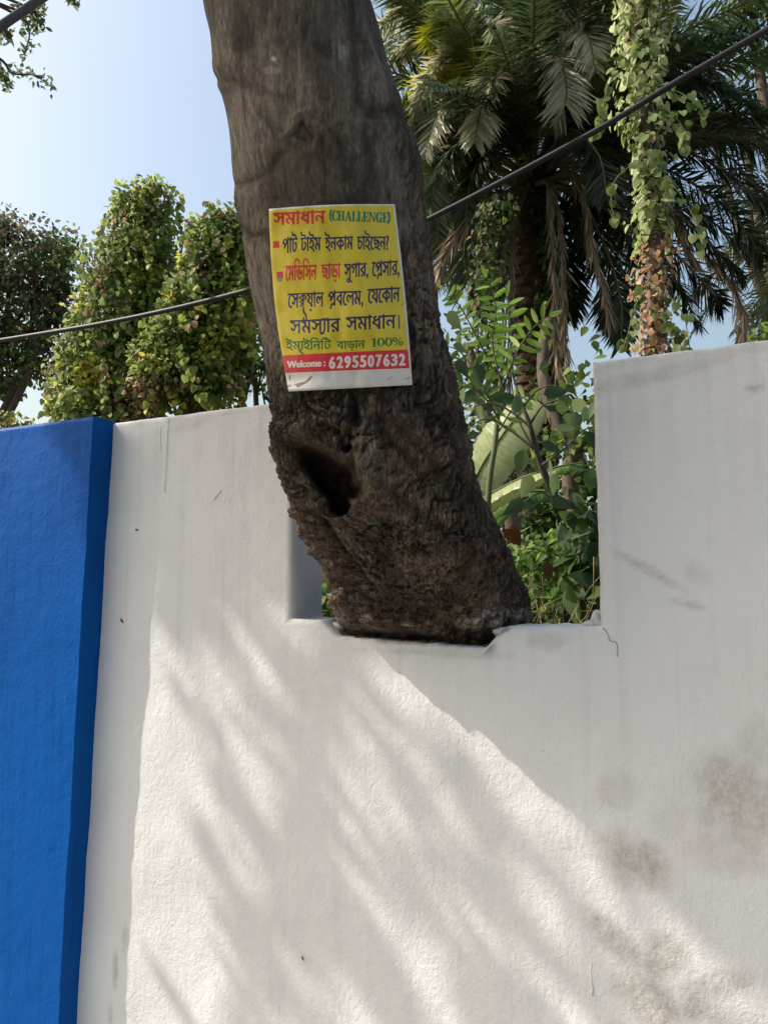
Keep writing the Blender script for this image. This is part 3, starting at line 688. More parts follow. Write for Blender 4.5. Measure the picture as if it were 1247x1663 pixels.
def word(pieces):
    """pieces: text, or (kind, ...) for the joined letters; returns outlines in font units and width"""
    x = 0; out = []
    for p in pieces:
        if isinstance(p, str):
            g = glyphs(p); mn = min(c[:, 0].min() for c in g); mx = max(c[:, 0].max() for c in g); mn = min(mn, 0) if p[0] not in 'াি' else mn
            out += [c+np.array([x-mn, 0]) for c in g]; x += mx-mn-.012
        elif p[0] == 'stack':            # first letter over second
            g = glyphs(p[1]); mx = max(c[:, 0].max() for c in g); g2 = glyphs(p[2]); mn2 = min(c[:, 0].min() for c in g2)
            out += [np.c_[c[:, 0]+x, MAT-(MAT-c[:, 1])*.62] for c in g]; out += [np.c_[(c[:, 0]-mn2)*.62+x+.12, c[:, 1]*.52-.03] for c in g2]; x += mx-.012
        elif p[0] == 'reph': out += stroke([(x-.10, MAT+.0), (x-.20, MAT+.13), (x-.30, MAT+.17)], .07)
        elif p[0] == 'ra': out += stroke([(x-.10, .04), (x-.30, .10), (x-.44, .02), (x-.50, -.10)], .07)
        elif p[0] == 'ya':
            out += stroke([(x, MAT), (x+.24, MAT)], .07)+stroke([(x+.14, MAT), (x+.14, .12), (x+.06, -.04), (x-.08, -.06), (x-.14, .10)], .07); x += .22
        elif p[0] == 'under': 
            g = glyphs(p[1]); mn = min(c[:, 0].min() for c in g); mx = max(c[:, 0].max() for c in g); top_ = max(c[:, 1].max() for c in g)
            out += [np.c_[c[:, 0]-(mn+mx)/2+x-p[2], c[:, 1]-top_-.02] for c in g]
    return out, x
PRED, PGRN, PNAV = np.array([.52, .022, .03]), np.array([.01, .14, .03]), np.array([.018, .008, .07])
img = np.ones((THH, TW, 3))*np.array([.54, .53, .50])
def paint(mask, c): img[mask] = c
def Q4(pts): return fill([np.array(pts, float)])
uu = (np.arange(TW)+.5)/TW; vv = (np.arange(THH)+.5)/THH
yel = np.zeros((THH, TW), bool); yel[int(.008*THH):int(.846*THH), 0:int(.985*TW)] = True
img[yel] = (.55, .44, .02)
def run(pieces, x0, x1, y0, y1, h, col, bx=1, by=1):
    out, wd = word(pieces); cs = []
    for c in out:
        t = c[:, 0]/wd; cs.append(np.c_[x0+(x1-x0)*t, y0+(y1-y0)*t+(MAT-c[:, 1])/MAT*h])
    mk = fill(cs)
    if bx or by: mk = dilate(mk, bx, by)
    paint(mk, col)
run(['সমাধান'], 112, 497, 166, 150, 90, PRED, 5, 3)
run(['পাট', ('reph',)], 178, 290, 360, 352, 108, PNAV, 3, 1); run(['টাইম'], 316, 466, 352, 346, 100, PNAV, 3, 1); run(['ইনকাম'], 498, 706, 350, 340, 98, PNAV, 3, 1); run(['চাইেছন?'], 738, 972, 342, 342, 98, PNAV, 3, 1)
run(['েমিডিসন'], 200, 434, 562, 554, 112, PRED, 3, 1); run(['ছাড়া'], 470, 612, 552, 546, 105, PRED, 3, 1); run(['সুগার,'], 642, 818, 548, 540, 100, PNAV, 3, 1); run(['েপ', ('ra',), 'সার,'], 850, 1052, 534, 522, 108, PNAV, 3, 1)
run(['েস', ('stack', 'ক', 'স'), ('under', '১', .18), 'য়াল'], 220, 486, 770, 760, 108, PNAV, 3, 1); run(['প', ('ra',), 'বেলম,'], 522, 780, 756, 748, 106, PNAV, 3, 1); run(['েযেকান'], 818, 1056, 736, 722, 108, PNAV, 3, 1)
run(['সমস', ('ya',), 'ার'], 236, 610, 972, 956, 98, PNAV, 3, 2); run(['সমাধান'], 656, 1026, 948, 930, 98, PNAV, 3, 2); paint(Q4([(1046, 930), (1056, 930), (1058, 1036), (1048, 1036)]), PNAV)
run(['ইম', ('ya',), ('under', '১', .1), 'ইিনিট'], 206, 542, 1130, 1126, 60, PGRN, 3, 2); run(['বাড়ান'], 586, 796, 1130, 1122, 54, PGRN, 3, 2)
paint(Q4([(108, 378), (155, 374), (157, 426), (110, 430)]), PRED); paint(Q4([(134, 607), (184, 603), (186, 654), (136, 658)]), PRED*.8)
paint(Q4([(110, 1238), (1300, 1182), (1300, 1323), (110, 1370)]), PRED)
img[:, int(.985*TW):] = (.54, .53, .50)
# roman letters with slab serifs, drawn as outlines
def arc(cx, cy, rx, ry, a0, a1, n=16): return [(cx+rx*math.cos(math.radians(a)), cy+ry*math.sin(math.radians(a))) for a in np.linspace(a0, a1, n)]
def box(x0, y0, x1, y1): return np.array([(x0, y0), (x1, y0), (x1, y1), (x0, y1)], float)
def serif(ch):
    if ch == 'C': return [np.array(arc(.32, .5, .32, .52, 45, 315)+arc(.36, .5, .17, .44, 310, 50)), box(.52, .66, .58, 1), box(.52, .02, .58, .30)], .62
    if ch == 'G': return [np.array(arc(.32, .5, .32, .52, 45, 315)+arc(.36, .5, .17, .44, 310, 50)), box(.52, .66, .58, 1), box(.42, .0, .60, .42), box(.36, .38, .68, .44)], .70
    if ch == 'H': return [box(.06, 0, .24, 1), box(.44, 0, .62, 1), box(.2, .47, .5, .54), box(0, 0, .3, .05), box(.38, 0, .68, .05), box(0, .95, .3, 1), box(.38, .95, .68, 1)], .72
    if ch == 'A': return [np.array([(.30, 1), (.40, 1), (.68, 0), (.46, 0)]), np.array([(.30, 1), (.36, .95), (.13, 0), (.06, 0)]), box(.16, .28, .55, .34), box(0, 0, .22, .05), box(.40, 0, .74, .05)], .74
    if ch == 'L': return [box(.06, 0, .24, 1), box(0, .95, .3, 1), box(0, 0, .5, .05), box(.46, 0, .52, .32)], .56
    if ch == 'E': return [box(.06, 0, .24, 1), box(0, .95, .52, 1), box(0, 0, .54, .05), box(.2, .47, .40, .53), box(.48, .70, .53, 1), box(.50, 0, .55, .32), box(.37, .36, .42, .64)], .60
    if ch == 'N': return [box(.07, 0, .13, 1), box(.55, 0, .61, 1), np.array([(.04, 1), (.22, 1), (.61, 0), (.52, 0)]), box(0, 0, .2, .05), box(.48, .95, .68, 1), box(0, .95, .2, 1)], .72
    if ch == '(': return [np.array(arc(.34, .5, .34, .68, 110, 250)+arc(.40, .5, .24, .60, 245, 115))], .26
    if ch == ')': return [np.array(arc(-.14, .5, .34, .68, 70, -70)+arc(-.20, .5, .24, .60, -65, 65))], .26
    if ch == '1': return [box(.16, 0, .30, 1), box(.04, 0, .42, .05), np.array([(.16, 1), (.16, .86), (.02, .82), (.02, .86)])], .46
    if ch == '0': return [np.array(arc(.3, .5, .29, .52, 0, 360, 28)), np.array(arc(.3, .5, .15, .45, 360, 0, 28))], .62
    if ch == '%': return [np.array(arc(.18, .74, .18, .28, 0, 360, 20)), np.array(arc(.18, .74, .08, .21, 360, 0, 20)), np.array(arc(.66, .26, .18, .28, 0, 360, 20)), np.array(arc(.66, .26, .08, .21, 360, 0, 20)), np.array([(.18, 0), (.25, 0), (.68, 1), (.61, 1)])], .88
def roman(s, x0, x1, ytop0, ytop1, h, col):
    tot = sum(serif(c)[1] for c in s); x = 0
    for c in s:
        cs, wd = serif(c); cs2 = []
        for q_ in cs:
            X_ = (q_[:, 0]+x)/tot; cs2.append(np.c_[x0+(x1-x0)*X_, ytop0+(ytop1-ytop0)*X_+(1-q_[:, 1])*h])
        # counters are wound the other way, so each letter is filled on its own
        base_ = np.zeros((THH, TW), bool)
        if c in '0%':
            for a in range(0, len(cs2)-1, 2): base_ |= fill(cs2[a:a+2])
            if c == '%': base_ |= fill(cs2[4:5])
        else:
            for a in cs2: base_ |= fill([a])
        paint(dilate(base_, 2, 1), col); x += wd
roman('(CHALLENGE)', 530, 992, 146, 164, 74, np.array([.008, .16, .09]))
roman('100%', 846, 1086, 1106, 1096, 62, PGRN)
def latin(s, x0, x1, yt0, yt1, h, col, bx, by):
    g = glyphs(s); mn = min(c[:, 0].min() for c in g); mx = max(c[:, 0].max() for c in g); tp = max(c[:, 1].max() for c in g); bt = 0
    cs = [np.c_[x0+(x1-x0)*(c[:, 0]-mn)/(mx-mn), yt0+(yt1-yt0)*(c[:, 0]-mn)/(mx-mn)+(tp-c[:, 1])/(tp-bt)*h] for c in g]
    paint(dilate(fill(cs), bx, by), col)
WHT = np.array([.62, .58, .55])
latin('Welcome :', 216, 498, 1278, 1264, 48, WHT, 4, 2)
for k, ch in enumerate('6295507632'):
    xx0 = 524+k*58.2; latin(ch, xx0+8, xx0+46, 1246-k*2.5, 1244-k*2.5, 84, WHT, 6, 3)
# torn and scuffed places on the white strip, and on the sheet
TEAR = np.array([.10, .08, .06])
paint(Q4([(262, 1452), (300, 1440), (350, 1425), (385, 1395), (408, 1380), (392, 1412), (362, 1440), (325, 1458), (290, 1478), (284, 1462)]), TEAR*1.3)
for p_ in ([(232, 1380), (240, 1382), (238, 1420), (230, 1416)], [(205, 1460), (240, 1448), (246, 1468), (212, 1474)], [(958, 1420), (998, 1388), (1000, 1392), (964, 1424)], [(1094, 1412), (1138, 1392), (1140, 1400), (1096, 1418)], [(1060, 858), (1108, 832), (1110, 836), (1062, 862)], [(140, 655), (182, 652), (178, 676), (146, 684)], [(436, 98), (446, 96), (448, 104), (438, 104)], [(176, 572), (186, 572), (184, 582)]):
    paint(Q4(p_), TEAR*(1 if random.random() < .6 else 2.2))
gx, gy = np.meshgrid(np.linspace(0, 1, TW//4), np.linspace(0, 1, THH//4)); gg = fbm(np.c_[gx.ravel()*9, gy.ravel()*5, gx.ravel()*0+8], 4).reshape(gx.shape)
gg = np.kron(gg, np.ones((4, 4)))[:THH, :TW]; img *= (1-.16*np.clip(gg+.2, 0, 1))[..., None]
# slight softening of the print
img = (img+np.roll(img, 1, 0)+np.roll(img, 1, 1)+np.roll(np.roll(img, 1, 0), 1, 1))/4
im = bpy.data.images.new('notice_print', TW, THH, float_buffer=True); im.colorspace_settings.name = 'Linear Rec.709' if 'Linear Rec.709' in [i.name for i in bpy.types.ColorManagedInputColorspaceSettings.bl_rna.properties['name'].enum_items] else 'Non-Color'
px_ = np.ones((THH, TW, 4), np.float32); px_[..., :3] = img[::-1]; im.pixels.foreach_set(px_.ravel()); im.update(); im.pack()
m, nt, b = mat_new('printed_paper'); ti = N(nt, 'ShaderNodeTexImage'); ti.image = im; ti.extension = 'EXTEND'
uvn = N(nt, 'ShaderNodeUVMap'); uvn.uv_map = 'UVMap'; nt.links.new(uvn.outputs[0], ti.inputs[0]); nt.links.new(ti.outputs[0], b.inputs['Base Color'])
b.inputs['Roughness'].default_value = .42; b.inputs['Specular IOR Level'].default_value = .45; M['paper'] = m
gu, gv = 46, 64; U_, V_ = np.meshgrid(np.linspace(0, 1, gu), np.linspace(0, 1, gv)); z_ = zq(U_.ravel(), V_.ravel())
ppx = 420+z_[:, 0]*270/1247; ppy = 310+z_[:, 1]*340/1570
Pq = []
for a, b2 in zip(ppx, ppy):
    d = ray(a, b2); t = 1.0
    for _ in range(60):                          # march onto the trunk
        p = CAM+d*t; c = smooth_interp(np.array([p[2]]))[0]; g_ = math.hypot(p[0]-c[0], p[1]-c[1])-c[2]-.012
        if g_ < .0004: break
        t += g_*.8
    Pq.append((t, *d))
Pq = np.array(Pq); tt_ = Pq[:, 0]; u1, v1 = U_.ravel(), V_.ravel()
wr_ = .0075*fbm(np.c_[u1*3.2+.4*v1, v1*1.3, u1*0+2], 2)+.0045*np.abs(pn(np.c_[u1*9+v1*2, v1*2.2, u1*0]))+.0018*pn(np.c_[u1*14, v1*14, u1*0])
lift = .020*sstep(.93, 1, v1)*sstep(.5, 0, u1)+.006*sstep(.1, 0, v1)*sstep(.3, 0, u1)+.004*sstep(.06, 0, u1)*np.sin(v1*16)**2+.004*sstep(.94, 1, u1)*np.sin(v1*11+1)**2
tt_ = tt_-.003-wr_-lift
Pq = CAM+Pq[:, 1:]*tt_[:, None]
back = Pq+Pq*0+unit(Pq-CAM)*.0012
nq = gu*gv; Vq = np.r_[Pq, back]; Fq = []
for i in range(gv-1):
    for j in range(gu-1):
        a = i*gu+j; Fq.append((a, a+gu, a+gu+1, a+1)); Fq.append((nq+a, nq+a+1, nq+a+gu+1, nq+a+gu))
bd = [j for j in range(gu)]+[i*gu+gu-1 for i in range(1, gv)]+[(gv-1)*gu+j for j in range(gu-2, -1, -1)]+[i*gu for i in range(gv-2, 0, -1)]
for a, b2 in zip(bd, bd[1:]+bd[:1]): Fq.append((a, b2, nq+b2, nq+a))
o = mesh_obj('notice', Vq, Fq, M['paper'], None, True); uvl = o.data.uv_layers.new(name='UVMap')
uv = np.c_[np.r_[u1, u1], 1-np.r_[v1, v1]]
li = np.empty(len(o.data.loops), np.int32); o.data.loops.foreach_get('vertex_index', li); uvl.data.foreach_set('uv', uv[li].ravel())
tag(o, 'yellow paper notice with Bengali lettering and a red phone number band pasted on the trunk', 'poster')

# ================================================================== cables
def cable(pts, r, mat, label, n=60, second=None):
    p = spline(pts, n); V, F = tube(p, r, 12)
    if second:
        q_ = p+np.c_[.011*np.sin(np.arange(n)*.5)*.4, 0*p[:, 0]-.004, -.013+.003*np.cos(np.arange(n)*.35)]
        V2, F2 = tube(q_, second, 8); k = len(V); V = list(V)+list(V2); F = F+[tuple(i+k for i in f) for f in F2]
    o = mesh_obj('cable', V, F, mat, None, True); return tag(o, label, 'cable')
CY_ = .55
pts = [PY(-400, 615, CY_), PY(0, 553, CY_), PY(200, 519, CY_), PY(400, 472, CY_), PY(560, 417, CY_), PY(700, 354, CY_), PY(950, 222, CY_), PY(1100, 132, CY_), PY(1247, 47, CY_), PY(1400, -40, CY_), PY(1600, -150, CY_)]
cable(pts, .0092, M['cable'], 'black overhead cable running behind the trunk and past the palm', 90)
cable([PD(-200, 185, 2.2), PD(-20, 58, 2.2), PD(70, -4, 2.2), PD(200, -95, 2.2), PD(420, -260, 2.2)], .0125, M['greycable'], 'short stretch of thick grey cable crossing the upper left corner of the sky')

# ================================================================== vegetation
def limbs(parent, lines, mat=None, name='limb'):
    for k, (ctrl, r0, r1) in enumerate(lines):
        n = 18; V, F = tube(spline(ctrl, n), np.linspace(r0, r1, n), 8, .12); mesh_obj(name, V, F, mat or M['wood'], parent, True)
def base_pt(px, dist):
    p = PD(px, 950, dist); return np.array([p[0], p[1], 0.])
def blobtree(name, label, cat, dist, blobs, n, size, stops, group=None, kind='ovate', singles=0, base=None, trunk_r=.16, dens=.55, mat='leaf', hang=.5, browncl=1.0, wr=1.3):
    """a tree draped in leaves: lumps given where they show, filled by leaf clumps on an uneven shell"""
    bp = base_pt(base or blobs[-1][0], dist); t = empty(name, bp, label, cat, group)
    allP = []; allN = []; vol = np.array([b[2]*b[3] for b in blobs], float); vol /= vol.sum()
    for bi, bb in enumerate(blobs):
        px, py, rx, rz = bb[:4]; dd = bb[4] if len(bb) > 4 else 0
        c = PD(px, py, dist+dd); sc = (dist+dd)/FPX*1.12; k = int(n*vol[bi]); v = rdir(k)
        r = 1-rng.random(k)**1.5*dens; r *= 1+.34*fbm(v*2.2+bi*7.7, 3)+.16*fbm(v*6+bi*3.7, 2); a = np.array([rx*sc, rx*sc*.8, rz*sc])
        allP.append(c+v*r[:, None]*a); allN.append(v)
    P = np.concatenate(allP); Nv = np.concatenate(allN); P += rng.normal(0, .02, P.shape)
    ok = P[:, 2] > .05; P, Nv = P[ok], Nv[ok]
    keepn = fbm(P*3.4, 3) > -.38+.15*rng.normal(size=len(P)); P, Nv = P[keepn], Nv[keepn]
    D = unit(Nv*.5+rdir(len(P))*.6+np.array([0, 0, -hang])); U = unit(Nv+rdir(len(P))*.55)
    cl = .5+.75*fbm(P*1.7+11, 3)*browncl+rng.normal(0, .12, len(P))
    foliage('leaf', P, D, U, rng.uniform(.75, 1.25, len(P))*size, kind, pal(len(P), stops, cl), M[mat], t, singles, wr)
    top_ = PD(blobs[0][0], blobs[0][1], dist)
    V, F = tube(spline([bp-np.array([0, 0, .1]), bp*.6+top_*.4+np.array([.1, 0, 0]), top_], 16), np.linspace(trunk_r, trunk_r*.3, 16), 9, .1); mesh_obj('trunk', V, F, M['wood'], t, True)
    lines = []
    for bb in blobs[1:]:
        c = PD(bb[0], bb[1], dist); s0 = bp*.55+top_*.45; lines.append(([s0, (s0+c)/2+rng.normal(0, .15, 3), c], trunk_r*.4, trunk_r*.12))
    limbs(t, lines[:6])
    if cat == 'tree' and name.startswith('vine'):
        SP = []
        for _ in range(46):
            q0 = P[rng.integers(len(P))]; nn_ = int(rng.integers(12, 34)); dr = np.array([rng.normal(0, .25), rng.normal(0, .25), -1]); SP.append(q0+unit(dr)*np.linspace(-.12, nn_*.022, nn_)[:, None]+rng.normal(0, .03, (nn_, 3))+unit(q0-bp-np.array([0, 0, q0[2]-.1]))*.12)
        SP = np.concatenate(SP); m__ = len(SP)
        foliage('strand', SP, unit(rdir(m__)*.5+np.array([0, 0, -.8])), unit(rdir(m__)*.5-cf), rng.uniform(.06, .1, m__), 'heart', pal(m__, stops), M[mat], t, 0, .9)
    return t
VINE = [(1.5, (.38, .25, .14)), (1.3, (.20, .15, .07)), (3, (.10, .17, .04)), (6, (.19, .27, .08)), (4, (.25, .34, .06)), (2, (.32, .40, .15)), (1.6, (.48, .46, .07))]
blobtree('vine_covered_tree', 'tall leafy column of a tree smothered in vine, highest of those left of the trunk', 'tree', 9.5,
         [(245, 328, 34, 38), (212, 345, 32, 38), (245, 385, 36, 46), (212, 405, 44, 50), (190, 450, 46, 52), (240, 460, 44, 60), (170, 515, 50, 58), (225, 530, 52, 60), (145, 590, 52, 60), (205, 610, 62, 60), (130, 660, 50, 50), (190, 700, 70, 50)], 23000, .078, VINE, 'vine covered trees', singles=120, base=190)
blobtree('vine_covered_tree', 'yellowish vine covered tree close against the left of the big trunk', 'tree', 8.8,
         [(335, 380, 30, 30), (370, 378, 34, 34), (390, 430, 36, 50), (330, 425, 36, 42), (365, 480, 46, 56), (312, 485, 38, 50), (285, 540, 42, 52), (345, 550, 52, 56), (265, 600, 52, 52), (325, 620, 60, 46), (385, 540, 34, 60)], 19000, .078, [(2, (.38, .25, .14)), (2, G_MID), (4, (.12, .20, .04)), (5, (.21, .30, .06)), (4, (.27, .36, .06)), (3, (.48, .46, .07))], 'vine covered trees', singles=120, base=320)
blobtree('dark_tree', 'dark dense green tree at the left edge beyond the blue pillar', 'tree', 11,
         [(5, 370, 26, 34), (60, 400, 56, 34), (108, 412, 34, 36), (20, 440, 62, 52), (88, 460, 56, 52), (20, 510, 66, 54), (85, 520, 48, 46), (20, 575, 50, 42), (70, 590, 30, 30), (-70, 500, 60, 110), (0, 625, 40, 26)], 12000, .075, [(2.5, (.12, .085, .05)), (5, (.07, .105, .045)), (4, (.10, .145, .06)), (2, G_LT)], None, dens=.8, base=-90, trunk_r=.16)
blobtree('small_bush', 'small pale green bush showing just above the blue pillar', 'bush', 8, [(12, 690, 34, 20), (-10, 700, 40, 26), (30, 720, 30, 30), (10, 760, 50, 50)], 1600, .06, [(2, BRN), (3, G_MID), (4, G_LT), (2, G_YEL)], None, base=10, trunk_r=.05)
blobtree('airy_tree', 'airy green tree with sky showing through just left of the leaning trunk', 'tree', 10.5,
         [(405, 470, 26, 40), (400, 560, 34, 50), (420, 600, 30, 36), (380, 610, 30, 30), (440, 530, 26, 40), (470, 600, 60, 80)], 2500, .08, [(4, G_DARK), (5, G_MID), (1, G_LT)], None, dens=.9, base=430, trunk_r=.08)
blobtree('dark_tree', 'dark leafy tree reaching in at the upper right corner', 'tree', 10.5,
         [(1220, 10, 50, 30), (1170, 50, 55, 26), (1240, -30, 60, 40), (1120, 75, 34, 22), (1300, 30, 70, 70), (1240, 100, 40, 30)], 3800, .08, [(5, G_DARK), (4, G_MID), (.5, G_LT)], None, dens=.9, base=1320, trunk_r=.16)

# ---- date palms
def frond(parent, base, az, el, length, droop, dead=False, seed=0, tw=0.0, lf=.36, dens=70):
    r = np.random.default_rng(seed+100); n = 22; s = np.linspace(0, 1, n)
    ang = el-droop*s**1.35; step = length/(n-1)
    hd = np.array([math.cos(az), math.sin(az), 0.]); side = np.array([-hd[1], hd[0], 0.])
    p = [np.array(base, float)]
    for k in range(1, n): p.append(p[-1]+step*(hd*math.cos(ang[k])+np.array([0, 0, 1.])*math.sin(ang[k])+side*tw*s[k]*.4))
    p = np.array(p); V, F = tube(p, np.linspace(.020, .004, n), 6)
    col = np.array([.20, .17, .07]) if not dead else np.array([.22, .15, .09]); Cc = [np.tile(col, (len(V), 1))]
    VV = [np.array(V)]; FF = [tuple(f) for f in F]; off = len(V)
    tg = np.gradient(p, axis=0); tg /= np.linalg.norm(tg, axis=1)[:, None]
    for sd in (-1, 1):
        for k in range(dens):
            f = .16+.84*(k+r.random()*.8)/dens; q = f*(n-1); i = min(int(q), n-2); b_ = p[i]+(p[i+1]-p[i])*(q-i); t = tg[i]
            sv = np.cross(t, [0, 0, 1.]); 
            if np.linalg.norm(sv) < .15: sv = side
            sv = sv/np.linalg.norm(sv)*sd; up = np.cross(sv, t)*sd
            L = lf*(math.sin(min(1, f*1.15)*math.pi)**.5*.75+.35)*r.uniform(.8, 1.1)
            if dead: d = t*.75+sv*r.uniform(.05, .5)+np.array([0, 0, -.75])+r.normal(0, .13, 3)
            else: d = t*.75+sv*.85+up*r.uniform(-.15, .5)+np.array([0, 0, -.28])+r.normal(0, .1, 3)
            d /= np.linalg.norm(d); wv_ = np.cross(d, up); wv_ /= np.linalg.norm(wv_)+1e-9
            wd = r.uniform(.009, .014)*(1.1 if not dead else .8); mid = b_+d*L*.5+np.array([0, 0, .01]); tip = b_+d*L+np.array([0, 0, -.06 if not dead else -.03])
            VV.append(np.array([b_-wv_*wd*.5, b_+wv_*wd*.5, mid+wv_*wd, tip, mid-wv_*wd]))
            FF.append((off, off+1, off+2, off+4)); FF.append((off+4, off+2, off+3)); off += 5
            if dead: c = np.array([.20, .15, .10])*r.uniform(.6, 1.3)
            else:
                c = np.array([.032, .060, .018])*r.uniform(.6, 1.4)
                if seed % 7 == 3: c = c*np.array([4.5, 3.2, 1.2])
                elif seed % 3 == 1: c = c*np.array([4.2, 3.2, 3.6])
            Cc.append(np.tile(c, (5, 1)))
    o = mesh_obj('dead_frond' if dead else 'frond', np.concatenate(VV), FF, M['dry'] if dead else M['palmleaf'], parent, False, {'Col': np.concatenate(Cc)})
    return o
def palm_trunk(parent, path, r0, r1, turns=70):
    n = 240; p = spline(path, n); V = []; m_ = 40
    L = np.linalg.norm(np.diff(p, axis=0), axis=1).sum()
    for i in range(n):
        for j in range(m_):
            a = 2*math.pi*j/m_; s = i/n*L*7.5; k = (s+(j/m_)*2) % 1.0; cellx = (j/m_*9+(int(s+(j/m_)*2) % 2)*.5) % 1.0
            sc = (1-k)*.22*(1-abs(cellx-.5)*1.2); r = (r0+(r1-r0)*i/n)*(.88+sc+random.uniform(-.02, .02))
            V.append(p[i]+np.array([math.cos(a)*r, math.sin(a)*r, 0]))
    F = [(i*m_+j, i*m_+(j+1) % m_, (i+1)*m_+(j+1) % m_, (i+1)*m_+j) for i in range(n-1) for j in range(m_)]
    return mesh_obj('trunk', V, F, M['palmbark'], parent, False)
DP = 7.2
pc = PD(868, 300, DP); pb = base_pt(868, DP); lit = math.atan2(-1, -2.5)
palm = empty('date_palm', pb, 'big date palm with a shaggy dark crown and brown dead fronds hanging from it', 'palm tree')
palm_trunk(palm, [pb-np.array([0, 0, .1]), PD(862, 800, DP), PD(876, 620, DP), PD(864, 430, DP), pc+np.array([0, 0, .2])], .26, .22)
rs = np.random.default_rng(11)
for k in range(84):
    f = k/83.; az = k*2.39996+rs.normal(0, .15); el = math.radians(86-80*f**.9+rs.normal(0, 6))
    frond(palm, pc+np.array([math.cos(az)*.16, math.sin(az)*.16, .45-.5*f]), az, el, rs.uniform(2.5, 3.1)*(1-.22*f), math.radians(rs.uniform(45, 75)*(1-.3*f)), False, k, rs.normal(0, .4), .36, 95)
def linefrond(pts, tone, seed, lf=.34, dens=150, par=None):   # a live frond along a line of photo points
    P = spline([PD(a, b_, d_) for a, b_, d_ in pts], 30); r = np.random.default_rng(seed); V, F = tube(P, np.linspace(.020, .005, 30), 6)
    VV = [np.array(V)]; FF = [tuple(f) for f in F]; off = len(V); CC = [np.tile([.20, .17, .07], (len(V), 1))]; roll = r.uniform(-.5, .5)
    for sd in (-1, 1):
        for k in range(dens):
            f = .14+.86*(k+r.random())/dens; q = min(f, .999)*29; i = int(q); i = min(i, 28); b_ = P[i]+(P[i+1]-P[i])*(q-i); t = unit(P[i+1]-P[i])
            sv = np.cross(t, [0, 0, 1.]); sv = sv if np.linalg.norm(sv) > .25 else sv*.0+cr; sv = unit(sv); up = np.cross(sv, t); sv = unit(sv*math.cos(roll)+up*math.sin(roll))*sd
            L = lf*(math.sin(min(1, f*1.1)*math.pi)**.5*.7+.38)*r.uniform(.8, 1.1); d = unit(t*.8+sv*.9+up*r.uniform(-.4, .35)+np.array([0, 0, -.2])+r.normal(0, .12, 3))
            w_ = unit(np.cross(d, up+r.normal(0, .3, 3))); wd = r.uniform(.010, .015)
            VV.append(np.array([b_-w_*wd*.5, b_+w_*wd*.5, b_+d*L*.5+w_*wd, b_+d*L+np.array([0, 0, -.03]), b_+d*L*.5-w_*wd])); FF += [(off, off+1, off+2, off+4), (off+4, off+2, off+3)]; off += 5
            CC.append(np.tile(np.array(tone)*r.uniform(.6, 1.35), (5, 1)))
    mesh_obj('frond', np.concatenate(VV), FF, M['palmleaf'], par or palm, False, {'Col': np.concatenate(CC)})
TD, TM, TL, TY = (.024, .046, .018), (.10, .15, .07), (.55, .55, .38), (.48, .50, .03)  # palest tone puts the sun on the upper fronds into their colour
